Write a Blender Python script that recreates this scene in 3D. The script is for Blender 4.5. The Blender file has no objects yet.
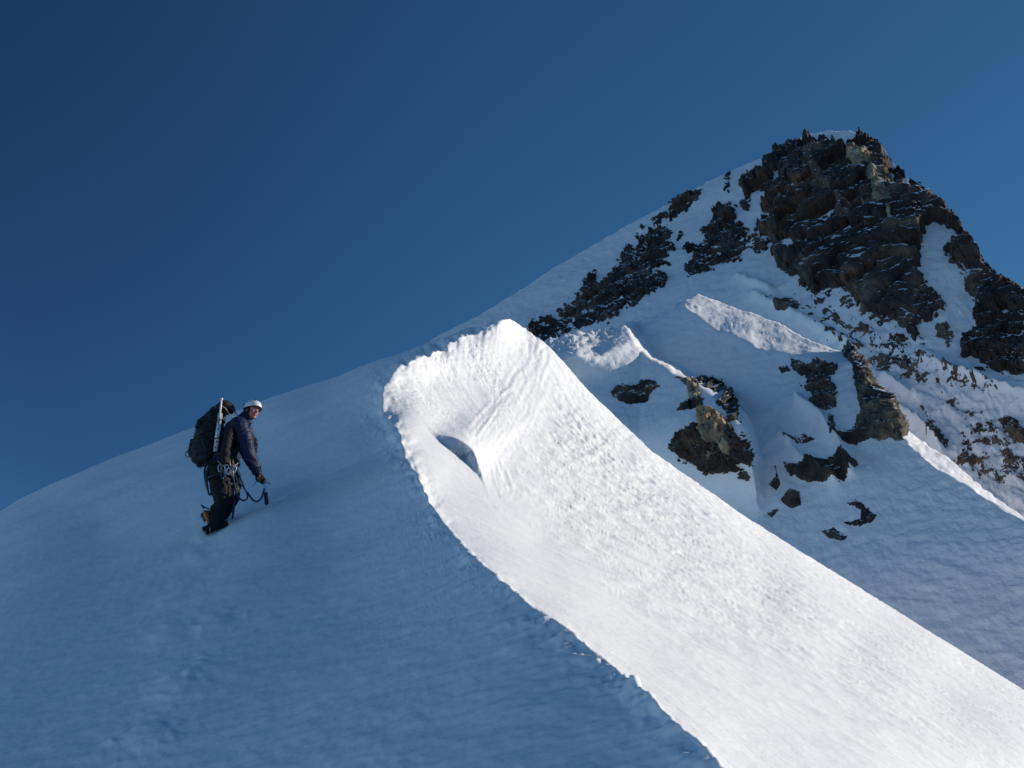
import bpy, bmesh, math, random
import numpy as np
from mathutils import Vector, Matrix

# ------------------------------------------------------------------ scene, camera
scene = bpy.context.scene
col = scene.collection
W_, H_ = 1024, 768
FOC = 1005.0                       # focal length in pixels (54 degrees across)
PITCH = math.radians(20)
CAM = np.array([0.0, 0.0, 1.7])
cp, sp = math.cos(PITCH), math.sin(PITCH)

def ray(u, v):
    """world direction through pixel u, v with unit depth along the view axis"""
    X = (np.asarray(u, float) - 512) / FOC
    Z = (384 - np.asarray(v, float)) / FOC
    return np.stack([X, cp - sp * Z, sp + cp * Z], -1)

def W(u, v, d):
    return CAM + ray(u, v) * np.asarray(d, float)[..., None]

cam_data = bpy.data.cameras.new('camera')
cam = bpy.data.objects.new('camera', cam_data)
col.objects.link(cam)
cam.location = CAM
cam.rotation_euler = (math.pi / 2 + PITCH, 0, 0)
cam_data.sensor_width = 36
cam_data.lens = FOC / 1024 * 36
cam_data.clip_start = 0.05
cam_data.clip_end = 30000
scene.camera = cam

# ------------------------------------------------------------------ light
SUN_AZ, SUN_EL = 78.0, 19.0         # degrees right of the view, degrees up
az, el = math.radians(SUN_AZ), math.radians(SUN_EL)
S = np.array([math.cos(el) * math.sin(az), math.cos(el) * math.cos(az), math.sin(el)])
sun = bpy.data.lights.new('sun', 'SUN')
sun.energy = 4.6
sun.angle = math.radians(0.53)
sun.color = (1.0, 0.90, 0.77)
so = bpy.data.objects.new('sun', sun)
col.objects.link(so)
so.rotation_euler = Vector(-S).to_track_quat('-Z', 'Y').to_euler()

world = bpy.data.worlds.new('World')
scene.world = world
world.use_nodes = True
nt = world.node_tree
for n in list(nt.nodes):
    nt.nodes.remove(n)
sky = nt.nodes.new('ShaderNodeTexSky')
sky.sky_type = 'NISHITA'
sky.sun_disc = False
sky.sun_elevation = el
sky.sun_rotation = az
sky.altitude = 3800
sky.air_density = 1.0
sky.dust_density = 0.5
sky.ozone_density = 4.0
bg = nt.nodes.new('ShaderNodeBackground')
bg.inputs['Strength'].default_value = 0.145
out = nt.nodes.new('ShaderNodeOutputWorld')
hs = nt.nodes.new('ShaderNodeHueSaturation')
hs.inputs['Saturation'].default_value = 1.12
nt.links.new(sky.outputs[0], hs.inputs['Color'])
tint = nt.nodes.new('ShaderNodeMix'); tint.data_type = 'RGBA'; tint.blend_type = 'MULTIPLY'
tint.inputs['Factor'].default_value = 1.0
tint.inputs['B'].default_value = (0.95, 1.05, 0.97, 1)
nt.links.new(hs.outputs[0], tint.inputs['A'])
# skylight is deepest a right angle away from the sun (the polarised band)
wtc = nt.nodes.new('ShaderNodeTexCoord')
dot = nt.nodes.new('ShaderNodeVectorMath'); dot.operation = 'DOT_PRODUCT'; dot.inputs[1].default_value = tuple(S)
nt.links.new(wtc.outputs['Generated'], dot.inputs[0])
mr = nt.nodes.new('ShaderNodeMapRange'); mr.inputs['From Min'].default_value = -1; mr.inputs['From Max'].default_value = 1
nt.links.new(dot.outputs['Value'], mr.inputs['Value'])
ramp = nt.nodes.new('ShaderNodeValToRGB'); ramp.color_ramp.interpolation = 'B_SPLINE'
re_ = ramp.color_ramp.elements
re_[0].position = 0.22; re_[0].color = (1, 1, 1, 1)
re_[1].position = 1.0; re_[1].color = (0.71, 0.71, 0.665, 1)
for _p, _c in ((0.29, (0.86, 0.86, 0.88)), (0.375, (0.42, 0.42, 0.46)), (0.46, (0.34, 0.345, 0.40)), (0.62, (0.665, 0.71, 0.725)), (0.75, (0.71, 0.725, 0.695))):
    _e = re_.new(_p); _e.color = (*_c, 1)
nt.links.new(mr.outputs[0], ramp.inputs[0])
pol = nt.nodes.new('ShaderNodeMix'); pol.data_type = 'RGBA'; pol.blend_type = 'MULTIPLY'; pol.inputs['Factor'].default_value = 1.0
nt.links.new(tint.outputs['Result'], pol.inputs['A']); nt.links.new(ramp.outputs[0], pol.inputs['B'])
nt.links.new(pol.outputs['Result'], bg.inputs[0])
nt.links.new(bg.outputs[0], out.inputs[0])

scene.view_settings.view_transform = 'Standard'
scene.view_settings.look = 'None'
scene.view_settings.exposure = 0.0
scene.view_settings.gamma = 1.0
scene.view_settings.use_curve_mapping = False
scene.cycles.max_bounces = 6
scene.cycles.diffuse_bounces = 5
scene.cycles.use_denoising = True

# ------------------------------------------------------------------ noise
_rng = np.random.RandomState(7)
_perm = np.arange(256); _rng.shuffle(_perm)
_perm = np.concatenate([_perm, _perm, _perm])
_g = _rng.normal(size=(256, 3)); _g /= np.linalg.norm(_g, axis=1)[:, None]

def perlin(x, y, z):
    x, y, z = np.broadcast_arrays(np.asarray(x, float), np.asarray(y, float), np.asarray(z, float))
    xi, yi, zi = np.floor(x).astype(int), np.floor(y).astype(int), np.floor(z).astype(int)
    xf, yf, zf = x - xi, y - yi, z - zi
    xi &= 255; yi &= 255; zi &= 255
    fx = xf * xf * xf * (xf * (xf * 6 - 15) + 10)
    fy = yf * yf * yf * (yf * (yf * 6 - 15) + 10)
    fz = zf * zf * zf * (zf * (zf * 6 - 15) + 10)
    r = 0
    for i in (0, 1):
        wx = fx if i else 1 - fx
        for j in (0, 1):
            wy = fy if j else 1 - fy
            for k in (0, 1):
                wz = fz if k else 1 - fz
                g = _g[_perm[_perm[_perm[(xi + i) & 255] + ((yi + j) & 255)] + ((zi + k) & 255)]]
                r = r + wx * wy * wz * (g[..., 0] * (xf - i) + g[..., 1] * (yf - j) + g[..., 2] * (zf - k))
    return r * 1.5

def fbm(p, f, o=4, g=0.5, s=0.0):
    r = 0; a = 1.0
    for i in range(o):
        r = r + a * perlin(p[..., 0] * f + 17.3 * i + s, p[..., 1] * f + 5.1 * i - s, p[..., 2] * f + 9.7 * i + 2 * s)
        a *= g; f *= 2.03
    return r

def ridged(p, f, o=4, g=0.5, s=0.0):
    r = 0; a = 1.0
    for i in range(o):
        n = perlin(p[..., 0] * f + 13.3 * i + s, p[..., 1] * f + 3.1 * i - s, p[..., 2] * f + 7.7 * i + 2 * s)
        r = r + a * (1 - 2.2 * np.abs(n)); a *= g; f *= 2.03
    return r

def sm(x, a, b):
    t = np.clip((x - a) / (b - a), 0, 1)
    return t * t * (3 - 2 * t)

def worley(p, f, s=0.0):
    """distance to the two nearest cell points and a random per-cell value"""
    q = p * f + s
    b = np.floor(q).astype(int)
    f1 = np.full(q.shape[:-1], 9.0); f2 = f1.copy(); idv = np.zeros(q.shape[:-1]); pl = idv.copy()
    for i in (-1, 0, 1):
        for j in (-1, 0, 1):
            for k in (-1, 0, 1):
                c = b + np.array([i, j, k])
                h = _perm[_perm[_perm[c[..., 0] & 255] + (c[..., 1] & 255)] + (c[..., 2] & 255)]
                o = (_g[h] * 0.5 + 0.5) * 0.9
                d = np.linalg.norm(c + o - q, axis=-1)
                new = d < f1
                f2 = np.where(new, f1, np.minimum(f2, d))
                idv = np.where(new, h / 255.0, idv)
                pl = np.where(new, (_g[(h * 7 + 3) & 255] * (q - c - o)).sum(-1), pl)
                f1 = np.where(new, d, f1)
    return f1, f2, idv, pl

# ------------------------------------------------------------------ 2-D helpers
def polyline_dist(u, v, pts):
    """distance to a polyline, arc length along it, signed side (+ = left of travel on screen)"""
    best = np.full(u.shape, 1e9); arc = np.zeros(u.shape); side = np.zeros(u.shape)
    L = 0
    for (x0, y0), (x1, y1) in zip(pts[:-1], pts[1:]):
        dx, dy = x1 - x0, y1 - y0
        l2 = dx * dx + dy * dy
        t = np.clip(((u - x0) * dx + (v - y0) * dy) / l2, 0, 1)
        d = np.hypot(u - x0 - t * dx, v - y0 - t * dy)
        m = d < best
        best = np.where(m, d, best)
        arc = np.where(m, L + t * math.sqrt(l2), arc)
        side = np.where(m, (u - x0) * dy - (v - y0) * dx, side)
        L += math.sqrt(l2)
    return best, arc, np.sign(side)

def sdf(u, v, poly):
    """positive inside"""
    d, _, _ = polyline_dist(u, v, poly + [poly[0]])
    ins = np.zeros(u.shape, bool)
    n = len(poly)
    for i in range(n):
        x0, y0 = poly[i]; x1, y1 = poly[(i + 1) % n]
        if y0 == y1: continue
        c = ((y0 > v) != (y1 > v)) & (u < (x1 - x0) * (v - y0) / (y1 - y0) + x0)
        ins ^= c
    return np.where(ins, d, -d)

class TPS:
    """thin-plate spline of 1/depth through control points (u, v, depth)"""
    def __init__(self, pts, lam=1e-7):
        p = np.array(pts, float)
        self.x = p[:, :2] / 1000.0
        q = 1 / p[:, 2]
        n = len(p)
        r = np.linalg.norm(self.x[:, None] - self.x[None], axis=-1)
        K = np.where(r > 0, r * r * np.log(r + 1e-12), 0) + lam * np.eye(n)
        P = np.hstack([np.ones((n, 1)), self.x])
        A = np.zeros((n + 3, n + 3)); A[:n, :n] = K; A[:n, n:] = P; A[n:, :n] = P.T
        self.w = np.linalg.solve(A, np.concatenate([q, np.zeros(3)]))
    def __call__(self, u, v):
        u = u / 1000.0; v = v / 1000.0
        n = len(self.x)
        r = self.w[n] + self.w[n + 1] * u + self.w[n + 2] * v
        for i in range(n):
            d2 = (u - self.x[i, 0]) ** 2 + (v - self.x[i, 1]) ** 2
            r = r + self.w[i] * 0.5 * d2 * np.log(d2 + 1e-14)
        return r

def grid_normals(P):
    du = np.gradient(P, axis=1); dv = np.gradient(P, axis=0)
    n = np.cross(dv, du)
    n /= np.linalg.norm(n, axis=-1)[..., None] + 1e-12
    tocam = CAM - P
    s = np.sign((n * tocam).sum(-1))
    s = np.where(s == 0, 1, s)
    return n * s[..., None]

def mesh_from_grid(name, P, mat, keep=None, attrs=None, smooth=True):
    r, c = P.shape[:2]
    idx = np.arange(r * c).reshape(r, c)
    f = np.stack([idx[:-1, :-1], idx[1:, :-1], idx[1:, 1:], idx[:-1, 1:]], -1).reshape(-1, 4)
    if keep is not None:
        k = keep.reshape(-1)
        f = f[k[f].any(1)]
    used = np.unique(f)
    remap = np.full(r * c, -1); remap[used] = np.arange(len(used))
    f = remap[f]
    V = P.reshape(-1, 3)[used]
    me = bpy.data.meshes.new(name)
    me.vertices.add(len(V)); me.vertices.foreach_set('co', V.astype(np.float32).ravel())
    me.loops.add(f.size); me.loops.foreach_set('vertex_index', f.astype(np.int32).ravel())
    me.polygons.add(len(f)); me.polygons.foreach_set('loop_start', np.arange(0, f.size, 4, dtype=np.int32))
    me.update(calc_edges=True)
    me.polygons.foreach_set('use_smooth', np.full(len(f), smooth))
    for an, av in (attrs or {}).items():
        a = me.attributes.new(an, 'FLOAT', 'POINT')
        a.data.foreach_set('value', av.reshape(-1)[used].astype(np.float32))
    me.materials.append(mat)
    me.update()
    o = bpy.data.objects.new(name, me)
    col.objects.link(o)
    return o

def tag(o, label=None, cat=None, group=None, kind=None):
    if label: o['label'] = label
    if cat: o['category'] = cat
    if group: o['group'] = group
    if kind: o['kind'] = kind
    return o

# ------------------------------------------------------------------ materials
def new_mat(name):
    m = bpy.data.materials.new(name); m.use_nodes = True
    t = m.node_tree
    b = t.nodes['Principled BSDF']
    return m, t, b

def snow_material(name, scale, bump, dist, fine=1.0):
    m, t, b = new_mat(name)
    b.inputs['Base Color'].default_value = (0.83, 0.86, 0.90, 1)
    b.inputs['Roughness'].default_value = 0.65
    b.inputs['Specular IOR Level'].default_value = 0.25
    tc = t.nodes.new('ShaderNodeTexCoord')
    n1 = t.nodes.new('ShaderNodeTexNoise'); n1.inputs['Scale'].default_value = scale
    n1.inputs['Detail'].default_value = 8; n1.inputs['Roughness'].default_value = 0.6
    n2 = t.nodes.new('ShaderNodeTexNoise'); n2.inputs['Scale'].default_value = scale * 9 * fine
    n2.inputs['Detail'].default_value = 3
    t.links.new(tc.outputs['Object'], n1.inputs['Vector']); t.links.new(tc.outputs['Object'], n2.inputs['Vector'])
    mx = t.nodes.new('ShaderNodeMath'); mx.operation = 'MULTIPLY_ADD'
    mx.inputs[1].default_value = 0.18
    t.links.new(n2.outputs[0], mx.inputs[0]); t.links.new(n1.outputs[0], mx.inputs[2])
    bp = t.nodes.new('ShaderNodeBump'); bp.inputs['Strength'].default_value = bump; bp.inputs['Distance'].default_value = dist
    t.links.new(mx.outputs[0], bp.inputs['Height']); t.links.new(bp.outputs[0], b.inputs['Normal'])
    # wind-packed, slightly older snow is a little less white than fresh snow
    n3 = t.nodes.new('ShaderNodeTexNoise'); n3.inputs['Scale'].default_value = scale * 0.25; n3.inputs['Detail'].default_value = 5
    t.links.new(tc.outputs['Object'], n3.inputs['Vector'])
    cr = t.nodes.new('ShaderNodeValToRGB')
    cr.color_ramp.elements[0].position = 0.3; cr.color_ramp.elements[0].color = (0.82, 0.84, 0.88, 1)
    cr.color_ramp.elements[1].position = 0.7; cr.color_ramp.elements[1].color = (0.89, 0.90, 0.92, 1)
    t.links.new(n3.outputs[0], cr.inputs[0]); t.links.new(cr.outputs[0], b.inputs['Base Color'])
    return m

def rock_material(name, scale, dark, mid, light, snow_line=0.78, light_pos=0.62):
    m, t, b = new_mat(name)
    N = t.nodes.new; L = t.links.new
    b.inputs['Roughness'].default_value = 0.85
    b.inputs['Specular IOR Level'].default_value = 0.25
    tc = N('ShaderNodeTexCoord')
    mp = N('ShaderNodeMapping'); mp.inputs['Scale'].default_value = (1.0, 1.0, 0.45)
    mp.inputs['Rotation'].default_value = (0.2, 0.5, 0.1)
    L(tc.outputs['Object'], mp.inputs['Vector'])
    n1 = N('ShaderNodeTexNoise'); n1.inputs['Scale'].default_value = scale; n1.inputs['Detail'].default_value = 9
    n1.inputs['Roughness'].default_value = 0.62; n1.inputs['Distortion'].default_value = 0.8
    L(mp.outputs[0], n1.inputs['Vector'])
    cr = N('ShaderNodeValToRGB'); e = cr.color_ramp.elements
    e[0].position = 0.36; e[0].color = (*dark, 1)
    e[1].position = light_pos + 0.12; e[1].color = (*light, 1)
    x = e.new(0.52); x.color = (*mid, 1)
    L(n1.outputs[0], cr.inputs[0])
    nb = N('ShaderNodeTexNoise'); nb.inputs['Scale'].default_value = scale * 0.3; nb.inputs['Detail'].default_value = 4; nb.inputs['Distortion'].default_value = 1.0
    L(tc.outputs['Object'], nb.inputs['Vector'])
    rb = N('ShaderNodeMapRange'); rb.inputs['From Min'].default_value = 0.48; rb.inputs['From Max'].default_value = 0.66
    L(nb.outputs[0], rb.inputs['Value'])
    wb = N('ShaderNodeMix'); wb.data_type = 'RGBA'; wb.blend_type = 'MULTIPLY'; wb.inputs['B'].default_value = (1.6, 1.3, 1.12, 1)
    L(rb.outputs[0], wb.inputs['Factor']); L(cr.outputs[0], wb.inputs['A'])
    # snow lying on ledges
    ge = N('ShaderNodeNewGeometry'); sx = N('ShaderNodeSeparateXYZ'); L(ge.outputs['Normal'], sx.inputs[0])
    n2 = N('ShaderNodeTexNoise'); n2.inputs['Scale'].default_value = scale * 2.2; n2.inputs['Detail'].default_value = 6
    L(tc.outputs['Object'], n2.inputs['Vector'])
    a = N('ShaderNodeMath'); a.operation = 'MULTIPLY_ADD'; a.inputs[1].default_value = 0.9; L(n2.outputs[0], a.inputs[0]); L(sx.outputs['Z'], a.inputs[2])
    r = N('ShaderNodeMapRange'); r.inputs['From Min'].default_value = snow_line + 0.45 - 0.02; r.inputs['From Max'].default_value = snow_line + 0.45 + 0.04
    L(a.outputs[0], r.inputs['Value'])
    mx = N('ShaderNodeMix'); mx.data_type = 'RGBA'
    L(r.outputs[0], mx.inputs['Factor']); L(wb.outputs['Result'], mx.inputs['A']); mx.inputs['B'].default_value = (0.8, 0.83, 0.88, 1)
    L(mx.outputs['Result'], b.inputs['Base Color'])
    bp = N('ShaderNodeBump'); bp.inputs['Strength'].default_value = 0.7; bp.inputs['Distance'].default_value = 0.5 / scale
    L(n1.outputs[0], bp.inputs['Height']); L(bp.outputs[0], b.inputs['Normal'])
    return m

M_SNOW = snow_material('snow_near', 3.0, 0.9, 0.02)
M_SNOW_MID = snow_material('snow_mid', 0.9, 0.6, 0.25)
M_SNOW_FAR = snow_material('snow_far', 0.35, 0.6, 0.6)
M_ROCK_FAR = rock_material('rock_far', 0.16, (0.026, 0.020, 0.019), (0.056, 0.043, 0.038), (0.19, 0.15, 0.115), 0.79)
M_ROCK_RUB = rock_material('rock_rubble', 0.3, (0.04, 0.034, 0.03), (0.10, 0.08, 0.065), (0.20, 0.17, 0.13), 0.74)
M_ROCK_SUN_PALE = rock_material('rock_sun_pale', 0.5, (0.12, 0.10, 0.07), (0.27, 0.24, 0.17), (0.42, 0.38, 0.28), 0.95, 0.5)  # buff rock, paled further so its colour carries the look of sunlight
M_ROCK_MID = rock_material('rock_mid', 0.55, (0.025, 0.022, 0.022), (0.06, 0.052, 0.046), (0.24, 0.21, 0.155), 0.84)

# ------------------------------------------------------------------ layers
def steps(a, b, s):
    return list(np.arange(a, b, s))

class Layer:
    def __init__(self, name, top, vbot, us, nrow, tps, back, kappa, mat):
        """top: polyline of the layer's own skyline (u, v); grid rows run from it down to vbot, extra rows roll over behind"""
        self.name = name; self.top = np.array(top, float); self.vbot = vbot; self.tps = tps
        us = np.array(us, float)
        vt = self.vtop(us)
        t = np.linspace(0, 1, nrow) ** 1.25
        v = vt[None] + t[:, None] * (vbot - vt[None])
        u = np.broadcast_to(us[None], v.shape).copy()
        self.u, self.v = u, v
        self.back = back; self.kappa = kappa; self.mat = mat
    def vtop(self, u):
        return np.interp(u, self.top[:, 0], self.top[:, 1])
    def round_(self, u, v):
        return 0.0
    def depth(self, u, v):
        d = 1 / np.clip(self.tps(u, v), 1 / 600, 2)
        return d + self.round_(u, v)
    def base(self, u, v):
        return W(u, v, self.depth(u, v))
    def disp(self, u, v, P):
        return np.zeros(u.shape)
    def shift(self, u, v):
        return 0.0
    def build(self):
        P = self.base(self.u, self.v)
        N = grid_normals(P)
        P = P + N * self.disp(self.u, self.v, P)[..., None]
        P = P + self.shift(self.u, self.v)
        # roll over behind the skyline: on in the viewing direction, bending down
        p0 = P[0]
        d = p0 - CAM
        hd = np.linalg.norm(d[:, :2], axis=1)
        dirh = d[:, :2] / hd[:, None]
        slope0 = d[:, 2] / hd
        rows = []
        for k in range(1, 26):
            tau = self.back * (k / 25.0) ** 2.2
            z = slope0 * tau * math.exp(-tau / (self.back * 0.15)) - self.kappa * tau ** 2 / (tau + self.back * 0.08) - 0.015 * self.back * (1 - math.exp(-tau / (0.01 * self.back)))
            rows.append(np.concatenate([p0[:, :2] + dirh * tau, (p0[:, 2] + z)[:, None]], 1))
        P = np.concatenate([np.array(rows[::-1]), P], 0)
        self.obj = mesh_from_grid(self.name, P, self.mat)
        return self.obj

# ================================================================== NEAR SLOPE
CREST = [(1060, 1150), (900, 950), (735, 780), (700, 745), (668, 715), (640, 690), (600, 655), (560, 625), (528, 603), (500, 580),
         (470, 552), (450, 530), (432, 505), (420, 480), (405, 455), (398, 430), (384, 415), (383, 392), (400, 370), (440, 349), (475, 333), (510, 319)]
CREST_D = [1.5, 1.9, 2.64, 2.85, 3.1, 3.4, 3.85, 4.3, 4.75, 5.3, 6.4, 7.5, 9.0, 10.5, 13.0, 15.5, 19.0, 21.5, 25.0, 29.0, 31.5, 33.5]
crest_pts = [(u, v, d) for (u, v), d in zip(CREST, CREST_D)]
for _i in range(8, len(CREST) - 1):
    for _t in ((0.5,) if _i < 16 else (0.33, 0.67)):
        (_a, _b), (_c, _e) = CREST[_i], CREST[_i + 1]
        crest_pts.append((_a + (_c - _a) * _t, _b + (_e - _b) * _t, 1 / ((1 - _t) / CREST_D[_i] + _t / CREST_D[_i + 1])))
tA = TPS(crest_pts + [(-300, 690, 34), (-200, 632, 35), (0, 509, 36), (79, 471, 36), (190, 429, 36), (264, 400, 36), (330, 378, 36), (401, 353, 36), (450, 334, 35),
                      (215, 535, 12.7), (228, 522, 13.15), (267, 505, 13.55), (310, 485, 14.6), (0, 640, 10.5), (0, 768, 5.6), (400, 768, 3.5), (250, 450, 24), (100, 530, 19), (350, 450, 16.5), (330, 560, 9.0),
                      (-300, 1000, 4.0), (500, 1150, 1.8), (200, 650, 6.9), (-300, 768, 8.5), (100, 1150, 2.4)])
SIL = [(520, 325, 35.48), (545, 343, 35.44), (580, 382, 34.33), (600, 402, 33.93), (650, 450, 32.17), (700, 485, 32.28), (740, 513, 31.88), (800, 551, 31.09), (860, 588, 30.73),
       (940, 638, 25.98), (1024, 690, 21.48), (1100, 740, 17), (1250, 850, 11), (1450, 990, 7.5)]
# interior depths chosen so that the whole face meets the sun at about the same angle
tB = TPS(crest_pts + SIL + [(1024, 900, 3.7), (1400, 1150, 2.9), (1000, 1150, 1.7),
                            (450, 420, 21.355), (500, 420, 25.424), (545, 420, 28.643), (430, 385, 25.337), (480, 370, 29.363), (560, 460, 24.023), (500, 480, 15.299), (450, 480, 12.124),
                            (600, 540, 13.046), (540, 540, 9.627), (700, 620, 8.213), (620, 620, 5.653), (1024, 768, 7.143), (880, 768, 4.077), (640, 490, 25.705), (520, 345, 33.097),
                            (760, 600, 14.67), (850, 650, 12.343), (940, 700, 10.371), (780, 700, 4.996), (670, 560, 14.958)], 1e-6)
NEAR_TOP = [(-300, 690), (-200, 632), (0, 509.5), (20, 498), (48, 485), (79, 471.5), (120, 454.5), (155, 441), (190, 428.5), (264, 401), (330, 378), (401, 353), (440, 337), (470, 326), (500, 320), (510, 319), (520, 325)] + [(a, b) for a, b, _ in SIL[1:]]
BPOLY = CREST + [(530, 250), (1600, 700), (1600, 1300), (1060, 1300)]

FOOT = []
_r = random.Random(3)
def trail(pts, gap):
    """boot holes along a line of pixels, closer together on screen as they get farther"""
    u0, v0 = pts[0]
    out_ = []; i = 0
    d, k = 0, 0
    segs = list(zip(pts[:-1], pts[1:]))
    for (a, b), (c, e) in segs:
        L = math.hypot(c - a, e - b); t = 0
        while t < L:
            u = a + (c - a) * t / L; v = b + (e - b) * t / L
            s = 1 / float(tA(np.array(u), np.array(v)))
            off = (14 / s * 9) * (1 if k % 2 else -1) * 0.12
            out_.append((u + off * 2 + _r.uniform(-3, 3), v + _r.uniform(-3, 3), s))
            t += gap * 12 / s; k += 1
    return out_
FOOT += trail([(212, 536), (196, 560), (176, 600), (168, 640), (170, 690), (150, 740), (150, 790)], 26)
FOOT += trail([(240, 590), (215, 625), (185, 690), (176, 720)], 30)

class Near(Layer):
    def q(self, u, v):
        d, arc, side = polyline_dist(u, v, CREST)
        z = np.zeros(u.shape)
        # ragged wind-cut edge: bend the whole lip to and fro across its line
        up = sm(arc, 850, 930)            # the upper, fluted part of the edge
        low = sm(-arc, -560, -380)
        pxs = np.stack([u, v, z], -1)
        soft = sm(fbm(pxs, 1 / 70.0, 2, 0.5, 23.3), -0.25, 0.3)
        w = 3.4 * fbm(pxs, 1 / 34.0, 2) + (0.5 + 1.2 * soft + 1.0 * up) * fbm(pxs, 1 / 9.0, 2, 0.5, 3.3)
        fl = 2.6 * perlin(arc / 7.0, z, z + 0.5) * up
        gap = 2.2 * np.maximum(0, fbm(pxs, 1 / 14.0, 3, 0.6, 13.3)) * low
        m = (w * (0.45 + 0.8 * up + 0.5 * low) + fl + gap) * np.exp(-(d / (6.0 + 5.0 * up)) ** 2)
        e = 1.5
        s0 = sdf(u, v, BPOLY)
        s = s0 + m
        # follow the edge's own direction (down and to the right of it is the lit side)
        gx = np.where(arc > 880, 0.5, 0.83); gy = np.where(arc > 880, 0.86, -0.55)
        uu, vv = u + m * gx, v + m * gy
        f = sm(s, -1.0, 1.0)
        return tA(uu, vv) * (1 - f) + tB(uu, vv) * f, f
    def depth(self, u, v):
        q, f = self.q(u, v)
        self.f = f
        return 1 / np.clip(q, 1 / 60, 1.5)
    def disp(self, u, v, P):
        f = self.f
        dep = self.depth(u, v)
        px = dep / FOC
        d, arc, side = polyline_dist(u, v, CREST)
        z0 = np.zeros(u.shape)
        # ---- shaded slope: soft wind ripples and low drifts
        Q = P.copy(); Q[..., 0] *= 0.6
        rip = 0.018 * fbm(Q, 1.1, 3, 0.5, 1.0) + 0.007 * fbm(Q * np.array([1, 1.0, 2.2]), 6.0, 3, 0.55, 4.0)
        drift = 0.10 * fbm(P, 0.28, 2, 0.5, 8.0)
        hA = rip + drift * sm(dep, 4, 12)
        rgh = np.maximum(0, fbm(P, 3.1, 4, 0.65, 11.0)) * 0.06 * np.exp(-d / 22.0) + 0.006 * fbm(Q, 9.0, 3, 0.7, 71.0) * 0.7
        hA = hA * 0.8 + rgh
        # old tracks
        for (fu, fv, fd) in FOOT:
            pp = FOC / fd
            c, s_ = math.cos(0.35), math.sin(0.35)
            m = (np.abs(u - fu) < 60) & (np.abs(v - fv) < 40)
            if not m.any(): continue
            du = (u[m] - fu) / pp; dv = (v[m] - fv) / pp
            a = (du * c - dv * s_) / 0.14; b = (du * s_ + dv * c) / 0.055
            r2 = a * a + b * b
            hA[m] += 0.017 * np.exp(-r2 * (1 + 0.9 * perlin(u[m] / 15.0, v[m] / 8.0, np.zeros(m.sum()))))
        # faint old ski or boot line rising past the axe
        dl, _, sd = polyline_dist(u, v, [(228, 522), (262, 506), (300, 487), (360, 458), (392, 440)])
        hA -= 0.05 * np.exp(-(dl / 2.2) ** 2) * sm(u, 222, 240)
        # ---- lit face
        rough = sm(v + 0.75 * u, 780, 830)      # everything right of the smooth trough
        dist_sm, _, _ = polyline_dist(u, v, [(400, 440), (450, 490), (540, 570), (640, 650), (760, 760), (900, 900)])
        smooth = np.exp(-(dist_sm / 42.0) ** 2)
        B = P * np.array([1.0, 0.8, 1.0])
        crust = fbm(B, 2.2, 5, 0.62, 21.0)
        patch = sm(fbm(P, 0.5, 2, 0.5, 31.0), -0.25, 0.35)
        amp = np.clip(px * 0.9, 0.004, 0.022)
        hB = amp * 0.55 * crust * (0.35 + patch) * (1 - 0.93 * smooth) * sm(dep, 2.5, 9)
        hB += px * 0.6 * fbm(B, 7.0, 4, 0.72, 51.0) * (1 - 0.9 * smooth) * (0.25 + sm(fbm(P, 0.7, 3, 0.5, 61.0), -0.2, 0.35)) * sm(dep, 2.5, 7)
        # long streaks running down the fall line
        dS, aS, sS = polyline_dist(u, v, [(540, 330), (600, 430), (700, 520), (850, 640), (1100, 830)])
        st = perlin(dS * sS / 9.0, aS / 120.0, z0) + 0.6 * perlin(dS * sS / 4.0, aS / 50.0, z0 + 3)
        hB += st * px * 0.45 * (1 - 0.8 * smooth) * sm(arc * 0 + dep, 3, 9)
        lumps = np.maximum(0, ridged(B, 1.3, 4, 0.55, 41.0) - 0.35)
        reg = sm(sdf(u, v, [(560, 400), (640, 450), (740, 540), (900, 680), (960, 768), (760, 768), (650, 640), (560, 540), (520, 470)]), -30, 25)
        hB += lumps * px * 1.6 * reg
        # broken wind ledges coming down from the top
        for pl, wd, am in (([(532, 335), (534, 360), (507, 394), (484, 426), (472, 442)], 11, 3.2),
                           ([(545, 355), (530, 400), (513, 437), (499, 460), (508, 490)], 13, 2.4),
                           ([(548, 345), (575, 375), (600, 420), (650, 455)], 20, 1.5),
                           ([(560, 470), (590, 455), (625, 430)], 14, 1.6)):
            dl, al, sl = polyline_dist(u, v, pl)
            wav = perlin((dl * sl + 2.5 * perlin(al / 14.0, dl / 20.0, z0)) / 4.2, al / 28.0, z0 + am)
            hB += am * 0.42 * px * (wav + 0.35 * perlin(u / 2.6, v / 2.6, z0)) * np.exp(-(dl / wd) ** 2)
        # flutes under the upper edge
        up = sm(arc, 820, 920)
        dr, ar, _ = polyline_dist(u, v, [(383, 392), (400, 370), (440, 349), (475, 333), (510, 319)])
        fl = perlin((ar + 0.55 * dr) / 4.5, dr / 40.0, z0) + 0.6 * perlin((ar + 0.55 * dr) / 11.0, dr / 60.0, z0 + 7)
        hB += fl * px * 0.8 * np.exp(-dr / 24.0) * sm(dr, 0, 3)
        # crest lip
        hB += px * 2.0 * np.exp(-(d / 5.0) ** 2) * fbm(P, 3.0, 2)
        # wind scoop
        rim = [(426, 427), (439, 440.5), (451, 449.5), (466, 460.5), (479, 475), (486, 488), (490, 502)]
        dl, al, sl = polyline_dist(u, v, rim)
        inner = sdf(u, v, rim + [(490, 640), (300, 640), (300, 427)]) > 0
        s_out = np.where(inner, -dl, dl)
        ax = (u - 458) * 0.644 + (v - 461) * 0.765
        Hr = 0.20 * np.exp(-(np.abs(ax + 4) / 25.0) ** 2.6)
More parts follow.
